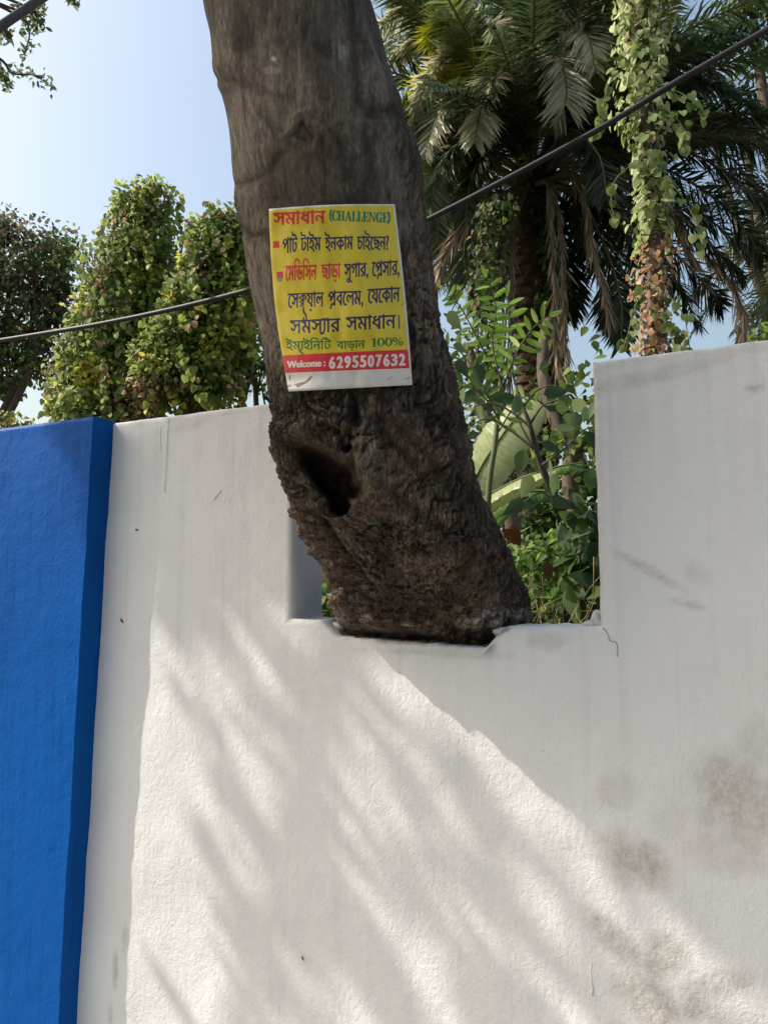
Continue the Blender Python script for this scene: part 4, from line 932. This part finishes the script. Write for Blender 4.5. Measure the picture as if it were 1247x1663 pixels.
for k, (c, t_) in enumerate([
    ([(885, 270, 7.1), (1000, 280, 6.6), (1100, 350, 6.3), (1165, 410, 6.2), (1205, 450, 6.2)], TD), ([(885, 275, 7.1), (1000, 250, 6.8), (1110, 290, 6.6), (1190, 350, 6.5), (1240, 420, 6.5)], TD),
    ([(890, 300, 7.1), (945, 330, 6.8), (985, 410, 6.6), (1008, 490, 6.6), (1008, 562, 6.6)], TD), ([(890, 300, 7.1), (930, 350, 7.0), (960, 420, 6.9), (985, 480, 6.9), (992, 530, 6.9)], TD),
    ([(890, 290, 7.1), (970, 330, 6.9), (1050, 420, 6.8), (1100, 465, 6.8), (1135, 530, 6.8)], TD), ([(890, 280, 7.2), (1000, 320, 7.2), (1085, 400, 7.1), (1150, 470, 7.1), (1170, 500, 7.1)], TD),
    ([(890, 250, 7.2), (1050, 230, 7.0), (1180, 280, 6.9), (1270, 370, 6.9)], TD), ([(885, 230, 7.2), (1050, 140, 7.0), (1160, 140, 6.9), (1270, 200, 6.9)], TM), ([(885, 240, 7.2), (1060, 190, 7.2), (1180, 210, 7.2), (1290, 290, 7.2)], TD),
    ([(880, 220, 7.2), (1000, 90, 7.0), (1090, 65, 6.9), (1150, 110, 6.8), (1190, 180, 6.8)], TM), ([(885, 260, 7.4), (1040, 330, 7.5), (1140, 350, 7.5), (1230, 430, 7.5)], TD), ([(885, 260, 7.6), (1000, 210, 7.8), (1140, 220, 7.8), (1250, 330, 7.8)], TD),
    ([(850, 300, 7.1), (790, 330, 6.8), (755, 400, 6.7), (765, 470, 6.7), (785, 500, 6.7)], TM), ([(850, 290, 7.0), (760, 270, 6.6), (715, 330, 6.5), (712, 410, 6.5)], TM), ([(850, 300, 7.2), (820, 360, 7.3), (800, 430, 7.3), (790, 500, 7.3)], TD), ([(880, 300, 7.2), (905, 370, 7.3), (925, 450, 7.3), (925, 520, 7.3)], TD),
    ([(860, 250, 7.0), (800, 120, 6.4), (745, 85, 6.2), (695, 130, 6.1), (668, 210, 6.1)], TL), ([(860, 250, 7.0), (770, 190, 6.3), (715, 180, 6.1), (690, 250, 6.0)], TL), ([(860, 230, 7.0), (770, 50, 6.5), (690, 10, 6.4), (620, 40, 6.3)], TL),
    ([(870, 230, 7.0), (900, 80, 6.5), (930, 40, 6.2), (955, 60, 6.0), (965, 110, 6.0)], TL), ([(865, 230, 7.0), (780, 90, 6.3), (790, 40, 6.0), (830, 60, 5.9), (850, 110, 5.9)], TL), ([(865, 230, 7.0), (740, 120, 6.7), (690, 70, 6.6), (640, 90, 6.6)], TL),
    ([(860, 240, 7.0), (800, 160, 6.3), (740, 60, 6.1), (720, 40, 6.0), (700, 60, 6.0)], TY), ([(860, 240, 7.0), (760, 160, 6.5), (690, 150, 6.3), (655, 210, 6.3)], TY), ([(870, 230, 7.0), (850, 60, 6.6), (880, 0, 6.3), (925, 10, 6.1), (950, 40, 6.0)], TL),
    ([(865, 240, 7.0), (780, 220, 6.2), (720, 260, 6.0), (700, 330, 6.0)], TM), ([(870, 240, 7.0), (880, 120, 6.3), (905, 90, 6.0), (920, 150, 5.9), (905, 200, 5.9)], TL), ([(865, 240, 7.0), (820, 130, 6.0), (790, 150, 5.8), (770, 230, 5.8)], TL),
    ([(880, 260, 7.0), (960, 180, 6.4), (1010, 190, 6.2), (1040, 250, 6.1)], TM), ([(880, 260, 6.9), (920, 210, 6.2), (970, 250, 6.0), (985, 320, 6.0)], TD), ([(860, 260, 6.9), (810, 220, 6.2), (770, 280, 6.0), (755, 350, 6.0)], TD)]): linefrond(c, t_, 500+k)
def hangfrond(pts, seed, lf=.28):   # a dead frond hung along a line of photo points
    P = spline([PD(a, b_, d_) for a, b_, d_ in pts], 24); r = np.random.default_rng(seed); V, F = tube(P, np.linspace(.022, .006, 24), 6)
    VV = [np.array(V)]; FF = [tuple(f) for f in F]; off = len(V); CC = [np.tile([.25, .19, .12], (len(V), 1))]
    for k in range(210):
        f = .18+.82*k/210; q = f*23; i = min(int(q), 22); b_ = P[i]+(P[i+1]-P[i])*(q-i); t = unit(P[i+1]-P[i]); d = t*1.0+np.array([0, 0, -.5])+r.normal(0, .22, 3); d = unit(d)
        L = lf*r.uniform(.6, 1.1); w_ = unit(np.cross(d, r.normal(size=3))); wd = r.uniform(.006, .011)
        VV.append(np.array([b_-w_*wd*.5, b_+w_*wd*.5, b_+d*L*.5+w_*wd, b_+d*L, b_+d*L*.5-w_*wd])); FF += [(off, off+1, off+2, off+4), (off+4, off+2, off+3)]; off += 5
        CC.append(np.tile(np.array([.42, .33, .24])*r.uniform(.5, 1.25), (5, 1)))
    mesh_obj('dead_frond', np.concatenate(VV), FF, M['dry'], palm, False, {'Col': np.concatenate(CC)})
for k, h in enumerate([[(870, 300, 7.0), (889, 300, 6.5), (896, 380, 6.4), (900, 470, 6.4), (902, 560, 6.4), (906, 585, 6.4)], [(872, 300, 7.0), (894, 296, 6.6), (908, 360, 6.5), (915, 450, 6.5), (916, 540, 6.5), (922, 600, 6.5)],
                       [(880, 295, 7.0), (925, 284, 6.6), (950, 330, 6.4), (962, 400, 6.4), (978, 460, 6.4), (988, 505, 6.4)], [(850, 310, 7.0), (775, 320, 6.6), (745, 350, 6.5), (722, 400, 6.4), (706, 450, 6.4)], [(850, 305, 7.0), (790, 325, 6.4), (762, 350, 6.3), (735, 390, 6.3), (715, 430, 6.3)],
                       [(890, 290, 7.1), (1040, 290, 6.5), (1090, 340, 6.4), (1130, 400, 6.4), (1180, 450, 6.4), (1205, 510, 6.4), (1200, 555, 6.4)], [(890, 290, 7.1), (1020, 300, 6.8), (1085, 350, 6.7), (1120, 410, 6.7)], [(858, 300, 7), (830, 380, 6.9), (806, 470, 6.8), (800, 560, 6.8), (805, 640, 6.8), (812, 720, 6.8)],
                       [(858, 300, 7), (838, 360, 6.9), (828, 440, 6.8), (830, 540, 6.8), (828, 620, 6.8)]]): hangfrond(h, k+1)
# second palm at the right edge
pc2 = PD(1400, 400, 8.6); pb2 = base_pt(1405, 8.6)
palm2 = empty('date_palm', pb2, 'smaller paler date palm only whose frond tips show at the right edge', 'palm tree')
palm_trunk(palm2, [pb2-np.array([0, 0, .1]), (pb2+pc2)/2+np.array([.1, 0, 0]), pc2], .22, .18)
for k in range(44):
    f = k/43.; az = k*2.39996+.4; el = math.radians(82-112*f**.9)
    frond(palm2, pc2+np.array([math.cos(az)*.12, math.sin(az)*.12, .35-.45*f]), az, el, rs.uniform(1.5, 1.9), math.radians(rs.uniform(40, 80)), False, 300+k*3+1, 0, .38, 60)

# ---- vines on the palm trunk and the leafy pole
def climb(name, label, cat, path, dist_r, n, size, kind, stops, singles, spread, up=None, mat='leaf', wr=1.0, dry=None):
    P0 = spline(path, 80); t = empty(name, (P0[0][0], P0[0][1], 0), label, cat)
    s = rng.random(n); i = np.clip((s*79).astype(int), 0, 78); c = P0[i]; a = rng.uniform(0, 2*math.pi, n)
    rr = np.interp(s, np.linspace(0, 1, len(spread)), spread)*(.35+.75*rng.random(n)**.7)*(1+.9*fbm(np.c_[s*11, np.cos(a)*1.5, np.sin(a)*1.5], 2))
    P = c+np.c_[np.cos(a)*rr, np.sin(a)*rr, rng.normal(0, .04, n)]; out = np.c_[np.cos(a), np.sin(a), 0*a]
    D = unit(out*.35+rdir(n)*.5+np.array([0, 0, -.75])); U = unit(out+rdir(n)*.4+np.array([0, 0, .3]))
    cl = pal(n, stops)
    if dry is not None:
        dm = (s < dry) & (rng.random(n) < .92); cl[dm] = pal(int(dm.sum()), [(3, (.42, .26, .13)), (2, (.30, .17, .08)), (2, (.52, .36, .20))])
    foliage('leaf', P, D, U, rng.uniform(.45, 1.45, n)*size*(1 if dry is None else np.where(s < dry, .72, 1)), kind, cl, M[mat], t, singles, wr); return t, P0
pole_path = [PD(1062, 1000, 4.4), PD(1062, 720, 4.4), PD(1064, 500, 4.4), PD(1058, 320, 4.4), PD(1046, 150, 4.4), PD(1040, -20, 4.4), PD(1040, -160, 4.4)]
pole_path[0][2] = 0.0
t, P0 = climb('climbing_vine', 'slender upright trunk wrapped in pale green vine with dry brown leaves at its foot', 'vine', pole_path, 4.4, 3000, .044, 'heart',
              [(2, G_MID), (6, (.36, .43, .18)), (4, (.24, .33, .10)), (5, (.52, .56, .28)), (1, (.26, .17, .09))], 300, [.08, .085, .10, .085, .12, .16, .17], dry=.44, wr=1.0)
V, F = tube(P0, np.linspace(.055, .035, 80), 9, .1); mesh_obj('trunk', V, F, M['wood'], t, True)
mb = MB(); LPp = []
for k, c in enumerate([[(1075, 330), (1090, 300), (1125, 350), (1135, 380), (1142, 400)], [(1070, 470), (1095, 490), (1112, 520), (1118, 560), (1124, 575)], [(1050, 250), (1000, 290), (992, 330), (998, 350)], [(1080, 140), (1120, 160), (1150, 190)], [(1055, 450), (1030, 500), (1020, 540), (1012, 565)], [(1065, 170), (1105, 200), (1110, 240)], [(1040, 60), (1000, 110), (975, 180), (968, 215)], [(1060, 500), (1090, 530), (1105, 560), (1112, 578)]]):
    p = spline([PD(a, b_, 4.25) for a, b_ in c], 14); mb.add(tube(p, .003, 5))
    for q_ in p[2:]:
        for _ in range(1 if k < 5 else 2): LPp.append(q_+rng.normal(0, .018, 3))
mb.build('tendril', M['greenstem'], t); LPp = np.array(LPp); n = len(LPp)
foliage('leaf', LPp, unit(rdir(n)*.5+np.array([0, 0, -.8])), unit(rdir(n)*.5-cf), rng.uniform(.04, .062, n), 'heart', pal(n, [(3, G_MID), (3, G_PALE), (1, G_LT)]), M['leaf'], t, 110)
V_ = climb('ivy', 'dark ivy climbing the right side of the palm trunk', 'vine', [PD(892, 900, 6.9), PD(905, 700, 6.85), PD(898, 560, 6.85), PD(900, 420, 6.85), PD(880, 330, 6.9)], 7, 1500, .052, 'heart', [(5, G_DARK), (4, G_MID), (1, G_LT)], 0, [.3, .2, .12, .11, .09])
mesh_obj('stem', *tube(V_[1], .02, 6, .2), M['wood'], V_[0], True)
V_ = climb('hanging_vine', 'thin leafy vines hanging between the big trunk and the palm', 'vine', [PD(790, 900, 5.8), PD(795, 700, 5.8), PD(790, 560, 5.8), PD(792, 420, 5.8), PD(810, 330, 5.8)], 7, 1100, .042, 'heart', [(5, G_DARK), (3, G_MID), (1, G_LT), (1, BRN)], 0, [.3, .16, .13, .14, .14])
for dx in (-14, 0, 12, 26): mesh_obj('stem', *tube(V_[1]+cr*dx/200+rng.normal(0, .01, (80, 3)), .011, 6, .2), M['wood'], V_[0], True)

# ---- plants seen through the notch
def compound(parent, ctrl, pairs, size, cols, kind='oblong', name='leaf', wr=.85, r=.004, depth=3.0):
    P = spline([PD(*c) for c in ctrl], 30); mesh_obj('leaf_stalk', *tube(P, np.linspace(r, r*.35, 30), 6), M['greenstem'], parent, True)
    Lp = []; Ld = []; Lu = []; Ls = []
    view = unit(CAM-P.mean(0))
    for k in range(pairs+1):
        f = .14+.84*k/pairs; i = min(int(f*29), 28); t = unit(P[i+1]-P[i]); sd = unit(np.cross(t, view))
        for s in ((-1, 1) if k < pairs else (0,)):
            Lp.append(P[i]); Ld.append(t*(.45 if s else 1)+sd*s*.95+np.array([0, 0, -.18])+rng.normal(0, .1, 3)); Lu.append(view+np.array([0, 0, .5])+rng.normal(0, .25, 3)); Ls.append(size*(1-.35*abs(f-.45))*rng.uniform(.85, 1.1))
    n = len(Lp); foliage(name, np.array(Lp), np.array(Ld), unit(np.array(Lu)), np.array(Ls), kind, pal(n, cols), M['leaf'], parent, 60, wr)
bp = base_pt(790, 3.1)
sh = empty('shrub', bp, 'young shrub with bright green feathered leaves rising right beside the trunk', 'shrub')
BR = [(2, (.17, .33, .03)), (3, (.24, .42, .05)), (1, (.36, .50, .12))]
mesh_obj('stem', *tube(spline([bp, PD(790, 900, 3.0), PD(806, 700, 3.0), PD(818, 560, 3.0), PD(821, 500, 3.0)], 30), np.linspace(.018, .004, 30), 8, .1), M['greenstem'], sh, True)
for ctrl, pr, sz, cc_ in [([(818, 640, 3.0), (800, 560, 2.95), (805, 500, 2.9), (790, 448, 2.85)], 8, .078, BR), ([(820, 600, 3.0), (826, 540, 2.95), (822, 480, 2.9)], 6, .085, BR), ([(800, 600, 3.0), (770, 540, 2.95), (745, 495, 2.9), (722, 470, 2.9)], 7, .06, BR), ([(820, 620, 3.0), (840, 570, 2.9), (868, 530, 2.85), (892, 512, 2.8)], 7, .075, BR),
                        ([(800, 660, 3.0), (775, 610, 2.9), (745, 570, 2.9), (712, 560, 2.9)], 6, .08, [(3, G_MID), (2, G_LT)]), ([(815, 690, 3.0), (790, 650, 2.9), (765, 630, 2.85), (730, 625, 2.8)], 5, .095, [(3, G_MID), (2, G_DARK)]), ([(810, 700, 3.0), (835, 660, 2.9), (858, 640, 2.9)], 5, .07, BR)]: compound(sh, ctrl, pr, sz, cc_)
sh2 = empty('shrub', base_pt(905, 3.3), 'broad leaved shrub with dark drooping leaves across the banana leaf', 'shrub')
mesh_obj('stem', *tube(spline([base_pt(905, 3.3), PD(945, 900, 2.75), PD(905, 820, 2.7), PD(875, 745, 2.65), PD(860, 690, 2.6), PD(840, 640, 2.6)], 40), np.linspace(.02, .005, 40), 8, .1), M['wood'], sh2, True)
DK = [(4, (.028, .065, .025)), (3, G_MID), (1, G_LT), (1, (.10, .14, .09))]
for ctrl in ([(862, 695), (835, 672), (800, 655), (770, 660)], [(868, 730), (830, 700), (795, 680), (765, 690)], [(870, 735), (850, 700), (838, 672)], [(880, 755), (915, 730), (945, 700), (975, 690)], [(860, 690), (880, 660), (905, 650)], [(905, 820), (880, 800), (850, 815)], [(850, 660), (870, 635), (895, 625)]):
    p = spline([PD(a, b_, 2.6) for a, b_ in ctrl], 16); mesh_obj('twig', *tube(p, np.linspace(.005, .0018, 16), 6), M['wood'], sh2, True)
LPp = []; Ld = []
for (a, b_, ang, s) in [(770, 655, 60, .14), (775, 640, 160, .10), (790, 658, 200, .11), (800, 650, 60, .15), (745, 640, 210, .10), (750, 668, 190, .12), (765, 692, 150, .11), (735, 600, 100, .12), (742, 585, 60, .11), (725, 640, 100, .12), (760, 610, 40, .12), (775, 590, 80, .11), (752, 630, 100, .13), (722, 585, 95, .12), (735, 560, 20, .1), (838, 672, 270, .08), (850, 640, 20, .10), (868, 648, 40, .10), (882, 640, 350, .10), (905, 650, 60, .10), (838, 648, 180, .09), (862, 770, 110, .10), (870, 740, 80, .10), (850, 730, 100, .09), (878, 720, 20, .09), (890, 745, 80, .10), (915, 672, 50, .10), (935, 668, 100, .12), (928, 650, 30, .09), (948, 660, 80, .1), (955, 700, 70, .10), (970, 650, 120, .09), (905, 700, 340, .09), (945, 735, 60, .09), (960, 760, 100, .10), (925, 760, 0, .12), (930, 800, 60, .09), (950, 780, 20, .10), (895, 812, 20, .13), (870, 820, 190, .12), (850, 815, 150, .10), (925, 832, 80, .09), (955, 830, 60, .1), (960, 860, 160, .13), (940, 880, 60, .11), (968, 880, 120, .13), (958, 920, 150, .12), (940, 905, 10, .11), (965, 940, 130, .13), (880, 785, 40, .09), (900, 770, 90, .08), (715, 520, 130, .10), (728, 505, 60, .09), (712, 545, 80, .09)]:
    LPp.append(PD(a, b_, 2.6+rng.uniform(-.1, .12))); ar = math.radians(ang); Ld.append(cr*math.cos(ar)-cu*math.sin(ar)+cf*rng.uniform(-.4, .4))
n = len(LPp); szs = np.array([.078]*n)*rng.uniform(.8, 1.3, n)
foliage('leaf', np.array(LPp), np.array(Ld), unit(-cf+np.array([0, 0, .6])+rng.normal(0, .45, (n, 3))), szs, 'ovate', pal(n, DK), M['leaf'], sh2, 100, 1.15)
# banana plant
def banana_leaf(parent, ctrl, w, col, fold=.35, tearn=0, nrm=None):
    n = 110; P = spline([PD(*c) for c in ctrl], n); s = np.linspace(0, 1, n); prof = np.sin(np.pi*np.clip(s*.93+.05, 0, 1))**.45*w
    t = unit(np.gradient(P, axis=0)); nr_ = unit(np.array(nrm if nrm is not None else -cf+np.array([0, 0, .5]))); sd = unit(np.cross(t, nr_)); up = unit(np.cross(sd, t))
    m_ = 9; V = []
    for i in range(n):
        for j in range(-m_, m_+1):
            x = j/m_; rip = .0022*math.sin(i*.62+abs(x)*2)*abs(x)+.0006*math.sin(i*1.6-abs(x)*2); e = prof[i]*(1-.05*(random.random() if abs(j) == m_ else 0)); f = fold[0] if isinstance(fold, tuple) and x < 0 else (fold[1] if isinstance(fold, tuple) else fold)
            V.append(P[i]+sd[i]*x*e*math.cos(f*abs(x))+up[i]*(-abs(x)*e*math.sin(f*abs(x))*1.0+rip))
    k = 2*m_+1; F = [(i*k+j, i*k+j+1, (i+1)*k+j+1, (i+1)*k+j) for i in range(n-1) for j in range(k-1)]
    cc_ = np.tile(np.array(col), (len(V), 1))*(1+.06*np.sin(np.repeat(np.arange(n), k)*1.57-np.tile(np.abs(np.arange(k)-m_), n)*.5)+.10*fbm(np.array(V)*9, 2))[:, None]; cc_[(np.tile(np.abs(np.arange(k)-m_), n) == m_) & (fbm(np.array(V)*14, 2) > .05)] = (.22, .15, .06)
    o = mesh_obj('banana_leaf', V, F, M['banana'], parent, True, {'Col': cc_})
    mesh_obj('midrib', *tube(P+up*.003, np.linspace(.008, .003, n), 6), M['greenstem'], o, True)
    bpy.data.objects[-1] if False else None
bpn = base_pt(760, 3.9); ban = empty('banana_plant', bpn, 'banana plant with two broad pale leaves behind the right side of the trunk', 'banana plant')
mesh_obj('stem', *tube(spline([bpn, bpn+np.array([.02, 0, .8]), PD(748, 900, 3.9)], 12), np.linspace(.09, .05, 12), 12, .04), M['greenstem'], ban, True)
banana_leaf(ban, [(750, 850, 3.8), (775, 772, 3.7), (812, 712, 3.6), (845, 668, 3.6), (862, 645, 3.65)], .155, (.36, .42, .20), .30, nrm=-cf+np.array([-.5, 0, .3]))
banana_leaf(ban, [(752, 880, 3.8), (775, 822, 3.5), (815, 793, 3.4), (860, 772, 3.3), (900, 764, 3.3)], .085, (.40, .44, .20), (1.3, .3), nrm=np.array([-.3, -.4, .9]))
banana_leaf(ban, [(752, 900, 3.85), (800, 826, 3.6), (850, 800, 3.5), (905, 800, 3.5)], .08, (.07, .15, .03), .5, nrm=np.array([0, -.7, .7]))
banana_leaf(ban, [(760, 900, 3.9), (840, 800, 3.9), (890, 764, 3.8), (945, 752, 3.8)], .06, (.10, .2, .04), .6, nrm=np.array([0, -.5, .8]))
# leaning thin trunks
for lab, c, r0, r1 in (('thin grey brown trunk leaning behind the banana leaves', [(870, 960, 4.6), (838, 870, 4.6), (815, 790, 4.6), (795, 700, 4.6), (775, 640, 4.7), (760, 560, 4.8)], .05, .03), ('dark branching trunk right of the palm trunk', [(955, 960, 5.4), (925, 780, 5.4), (935, 730, 5.4), (905, 690, 5.4), (880, 600, 5.5), (890, 520, 5.6)], .06, .04)):
    P = [PD(*q_) for q_ in c]; g0 = P[0].copy(); g0[2] = 0; tt2 = empty('tree', g0, lab, 'tree')
    mesh_obj('trunk', *tube(spline([g0]+P, 40), np.linspace(r0*1.2, r1, 40), 9, .15), M['wood'], tt2, True)
    if 'dark' in lab:
        limbs(tt2, [([PD(925, 745, 5.4), PD(950, 715, 5.3), PD(985, 685, 5.2)], .032, .02)])
        q_ = PD(962, 690, 5.3); n = 420; Pl = q_+rng.normal(0, 1, (n, 3))*np.array([.22, .3, .22])
        foliage('leaf', Pl, rdir(n)+np.array([0, 0, -.5]), rdir(n)-cf, rng.uniform(.06, .1, n), 'ovate', pal(n, [(4, G_DARK), (4, G_MID), (2, G_LT)]), M['leaf'], tt2, 0, 1.3)
    else:
        n = 420; Pl = PD(762, 600, 4.8)+rng.normal(0, 1, (n, 3))*np.array([.15, .2, .3])
        foliage('leaf', Pl, rdir(n)+np.array([0, 0, -.5]), rdir(n)-cf, rng.uniform(.035, .055, n), 'ovate', pal(n, [(4, G_DARK), (4, G_MID), (3, G_LT)]), M['leaf'], tt2, 0, 1.3)
# bushes filling the notch
def bush(label, px, dist, blobs, n, size, stops, kind='ovate', singles=100, wr=1.2, name='bush', up=0.3):
    bp = base_pt(px, dist); t = empty(name, bp, label, 'bush'); A1 = []
    vol = np.array([b[2]*b[3] for b in blobs], float); vol /= vol.sum()
    for k, (x, y, rx, ry) in enumerate(blobs):
        m_ = int(n*vol[k]); v = rdir(m_)*(rng.random(m_)**.4)[:, None]; A1.append(PD(x, y, dist)+v*np.array([rx, rx, ry])*dist/FPX)
    P = np.concatenate(A1); P = P[P[:, 2] > .03]; n = len(P)
    foliage('leaf', P, unit(rdir(n)*.8+np.array([0, 0, -.3])), unit(rdir(n)*.6+np.array([-.3, -.4, up+.4])), rng.uniform(.7, 1.3, n)*size, kind, pal(n, stops, .5+.4*fbm(P*4, 2)), M['leaf'], t, singles, wr)
    L = []
    for _ in range(9):
        q_ = P[rng.integers(n)]; L.append(([bp+rng.normal(0, .05, 3)*np.array([1, 1, 0]), (bp+q_)/2+rng.normal(0, .1, 3), q_], .010, .004))
    limbs(t, L, name='stem'); return t
bush('bright small leaved bush catching sun low behind the notch', 880, 4.2, [(865, 900, 60, 40), (930, 890, 60, 44), (885, 950, 70, 60), (960, 960, 60, 70), (800, 930, 60, 60), (540, 990, 60, 60), (900, 1100, 160, 120), (600, 1150, 200, 140)], 4600, .055, [(2, G_DARK), (3, G_MID), (5, (.14, .24, .04)), (3, (.22, .31, .08))], singles=120)
bush('dark large leaved bush against the right jamb of the notch', 960, 2.6, [(955, 900, 34, 40), (965, 960, 34, 44), (975, 830, 26, 40), (940, 985, 44, 34), (960, 1060, 70, 60)], 190, .10, [(5, (.03, .07, .02)), (3, G_MID), (1, (.12, .17, .07))], 'oblong', 120)
bush('tangled undergrowth of dark leaves behind the sill of the notch', 900, 3.2, [(900, 1000, 60, 36), (860, 985, 36, 40), (945, 1020, 50, 40), (900, 1100, 150, 80), (520, 1000, 30, 50)], 800, .065, [(3, G_DARK), (4, G_MID), (2, G_LT), (2, BRN)], singles=100)
bush('dense dark thicket round the foot of the palm', 870, 6.0, [(850, 850, 60, 60), (920, 830, 60, 70), (960, 780, 40, 70), (870, 930, 120, 70), (820, 760, 30, 60), (1000, 900, 100, 90), (740, 900, 80, 90), (880, 1020, 220, 90)], 5200, .075, [(5, G_DARK), (4, G_MID), (2, G_LT), (.6, BRN)], singles=0)
bush('sunlit bush peeping over the far right end of the wall', 1240, 5.0, [(1240, 545, 26, 18), (1260, 570, 40, 36), (1290, 640, 70, 80)], 520, .06, [(3, G_MID), (4, G_LT)], singles=60)
dt = empty('dry_grass', base_pt(880, 2.5), 'tangle of dry straw coloured stalks just behind the sill', 'dry stalks'); n = 30; mb = MB()
for k in range(n):
    p0 = PD(rng.uniform(850, 968), rng.uniform(1020, 1060), rng.uniform(2.1, 2.8)); p2 = p0+np.array([rng.normal(0, .12), rng.normal(0, .1), rng.uniform(.08, .24)]); mb.add(tube(spline([p0, (p0+p2)/2+rng.normal(0, .03, 3), p2], 6), .0013, 4))
M['straw'] = simple('straw', (.14, .10, .05), (.28, .21, .12), 10); o = mb.build('stalks', M['straw'], dt); o['kind'] = 'stuff'
def lone_leaf(name, pos, d, u, s, kind, col, label, cat, mat='dry', group=None, wr=1.0):
    V, F, k = leaf_geo(np.array([pos]), np.array([d]), np.array([u]), np.array([s]), kind, wr); V2 = V-np.array([0, 0, .0012]); nF = len(V)
    F2 = np.r_[F, F[:, ::-1]+nF]; o = mesh_obj(name, np.r_[V, V2], F2, M[mat], None, True, {'Col': np.tile(np.array(col), (2*nF, 1))}); tag(o, label, cat, group); return o
lone_leaf('dead_leaf', PD(826, 858, 2.2), cr*.6-cu*.9, -cf+np.array([-.4, 0, .2]), .062, 'heart', (.20, .085, .03), 'large rusty brown dead leaf caught against the right edge of the trunk', 'leaf', wr=.8)
lone_leaf('dead_leaf', PD(888, 912, 2.5), -cu+cr*.1, -cf+np.array([.2, 0, 0]), .07, 'ovate', (.16, .075, .04), 'brown withered leaf hanging among the green ones behind the notch', 'leaf', wr=1.2)
for k, (a, b_, s, ang, lb) in enumerate([(220, 860, .011, 0, 'tiny brown leaf scrap stuck on the plaster high beside the blue pillar'), (196, 1004, .017, -50, 'reddish brown leaf scrap stuck on the plaster beside the middle of the blue pillar'), (490, 1552, .012, -60, 'small dark leaf scrap stuck low on the sunlit plaster')]):
    p = PY(a, b_, -.0035); ar = math.radians(ang); lone_leaf('leaf_scrap', p, np.array([math.cos(ar), -.06, math.sin(ar)]), np.array([0, -1, 0.]), s, 'lance', (.20, .07, .03), lb, 'leaf scrap', wr=1.4)
# a yellow fallen flower on the sill
fl = empty('fallen_flower', PY(503, 1003, .05), 'tiny yellow fallen flower on the sill left of the trunk', 'flower')
c0 = np.array(fl.location)
for k in range(5):
    a = k*1.256; V, F, kk = leaf_geo(np.array([c0]), np.array([[math.cos(a), math.sin(a), .5]]), np.array([[0, 0, 1.]]), np.array([.011]), 'ovate', 1.6); mesh_obj('petal', V, F, M['leaf'], fl, False, {'Col': np.tile([.62, .42, .02], (len(V), 1))})

# sprays of leaves hanging in at the upper left
sp = empty('tree', np.array([-6.6, -1.5, 0.]), 'street tree whose fine leafy sprays hang in at the upper left corner', 'tree')
pA = PD(-420, -150, 3.2); mesh_obj('trunk', *tube(spline([np.array([-6.6, -1.5, 0]), np.array([-6.7, -1.5, 1.8]), np.array([-6.2, -1.2, 3.6]), pA], 30), np.linspace(.12, .05, 30), 12, .06), M['wood'], sp, True)
LPp = []; Ld = []
for c in [[(-150, -60), (10, 10), (50, 18), (68, 10)], [(-150, -60), (20, 20), (48, 50), (40, 85)], [(-150, 40), (-10, 90), (20, 118), (55, 122), (82, 140)], [(-150, 40), (-20, 100), (5, 128), (12, 138)], [(-150, -60), (-10, 30), (12, 52), (8, 60)], [(60, -60), (100, -30), (118, -6), (124, 2)], [(-150, -60), (30, 5), (62, 30), (66, 46)]]:
    p = spline([PD(a, b_, 3.2) for a, b_ in c], 40); mesh_obj('twig', *tube(p, np.linspace(.008, .0015, 40), 5), M['wood'], sp, True)
    for k in range(16, 40):
        for _ in range(3): LPp.append(p[k]+rng.normal(0, .014, 3)); Ld.append(p[k]-p[k-1]+rng.normal(0, .02, 3))
n = len(LPp); LPp = np.array(LPp)
foliage('leaf', LPp, np.array(Ld), rdir(n)+np.array([0, 0, .6]), rng.uniform(.018, .032, n), 'ovate', pal(n, [(3, (.10, .15, .06)), (3, (.16, .22, .09)), (1, (.25, .32, .14))]), M['leaf'], sp, 260, 1.1)
for o in bpy.data.objects:
    if o.parent and o.parent.name.startswith('banana_leaf'): o.location = (0, 0, 0)
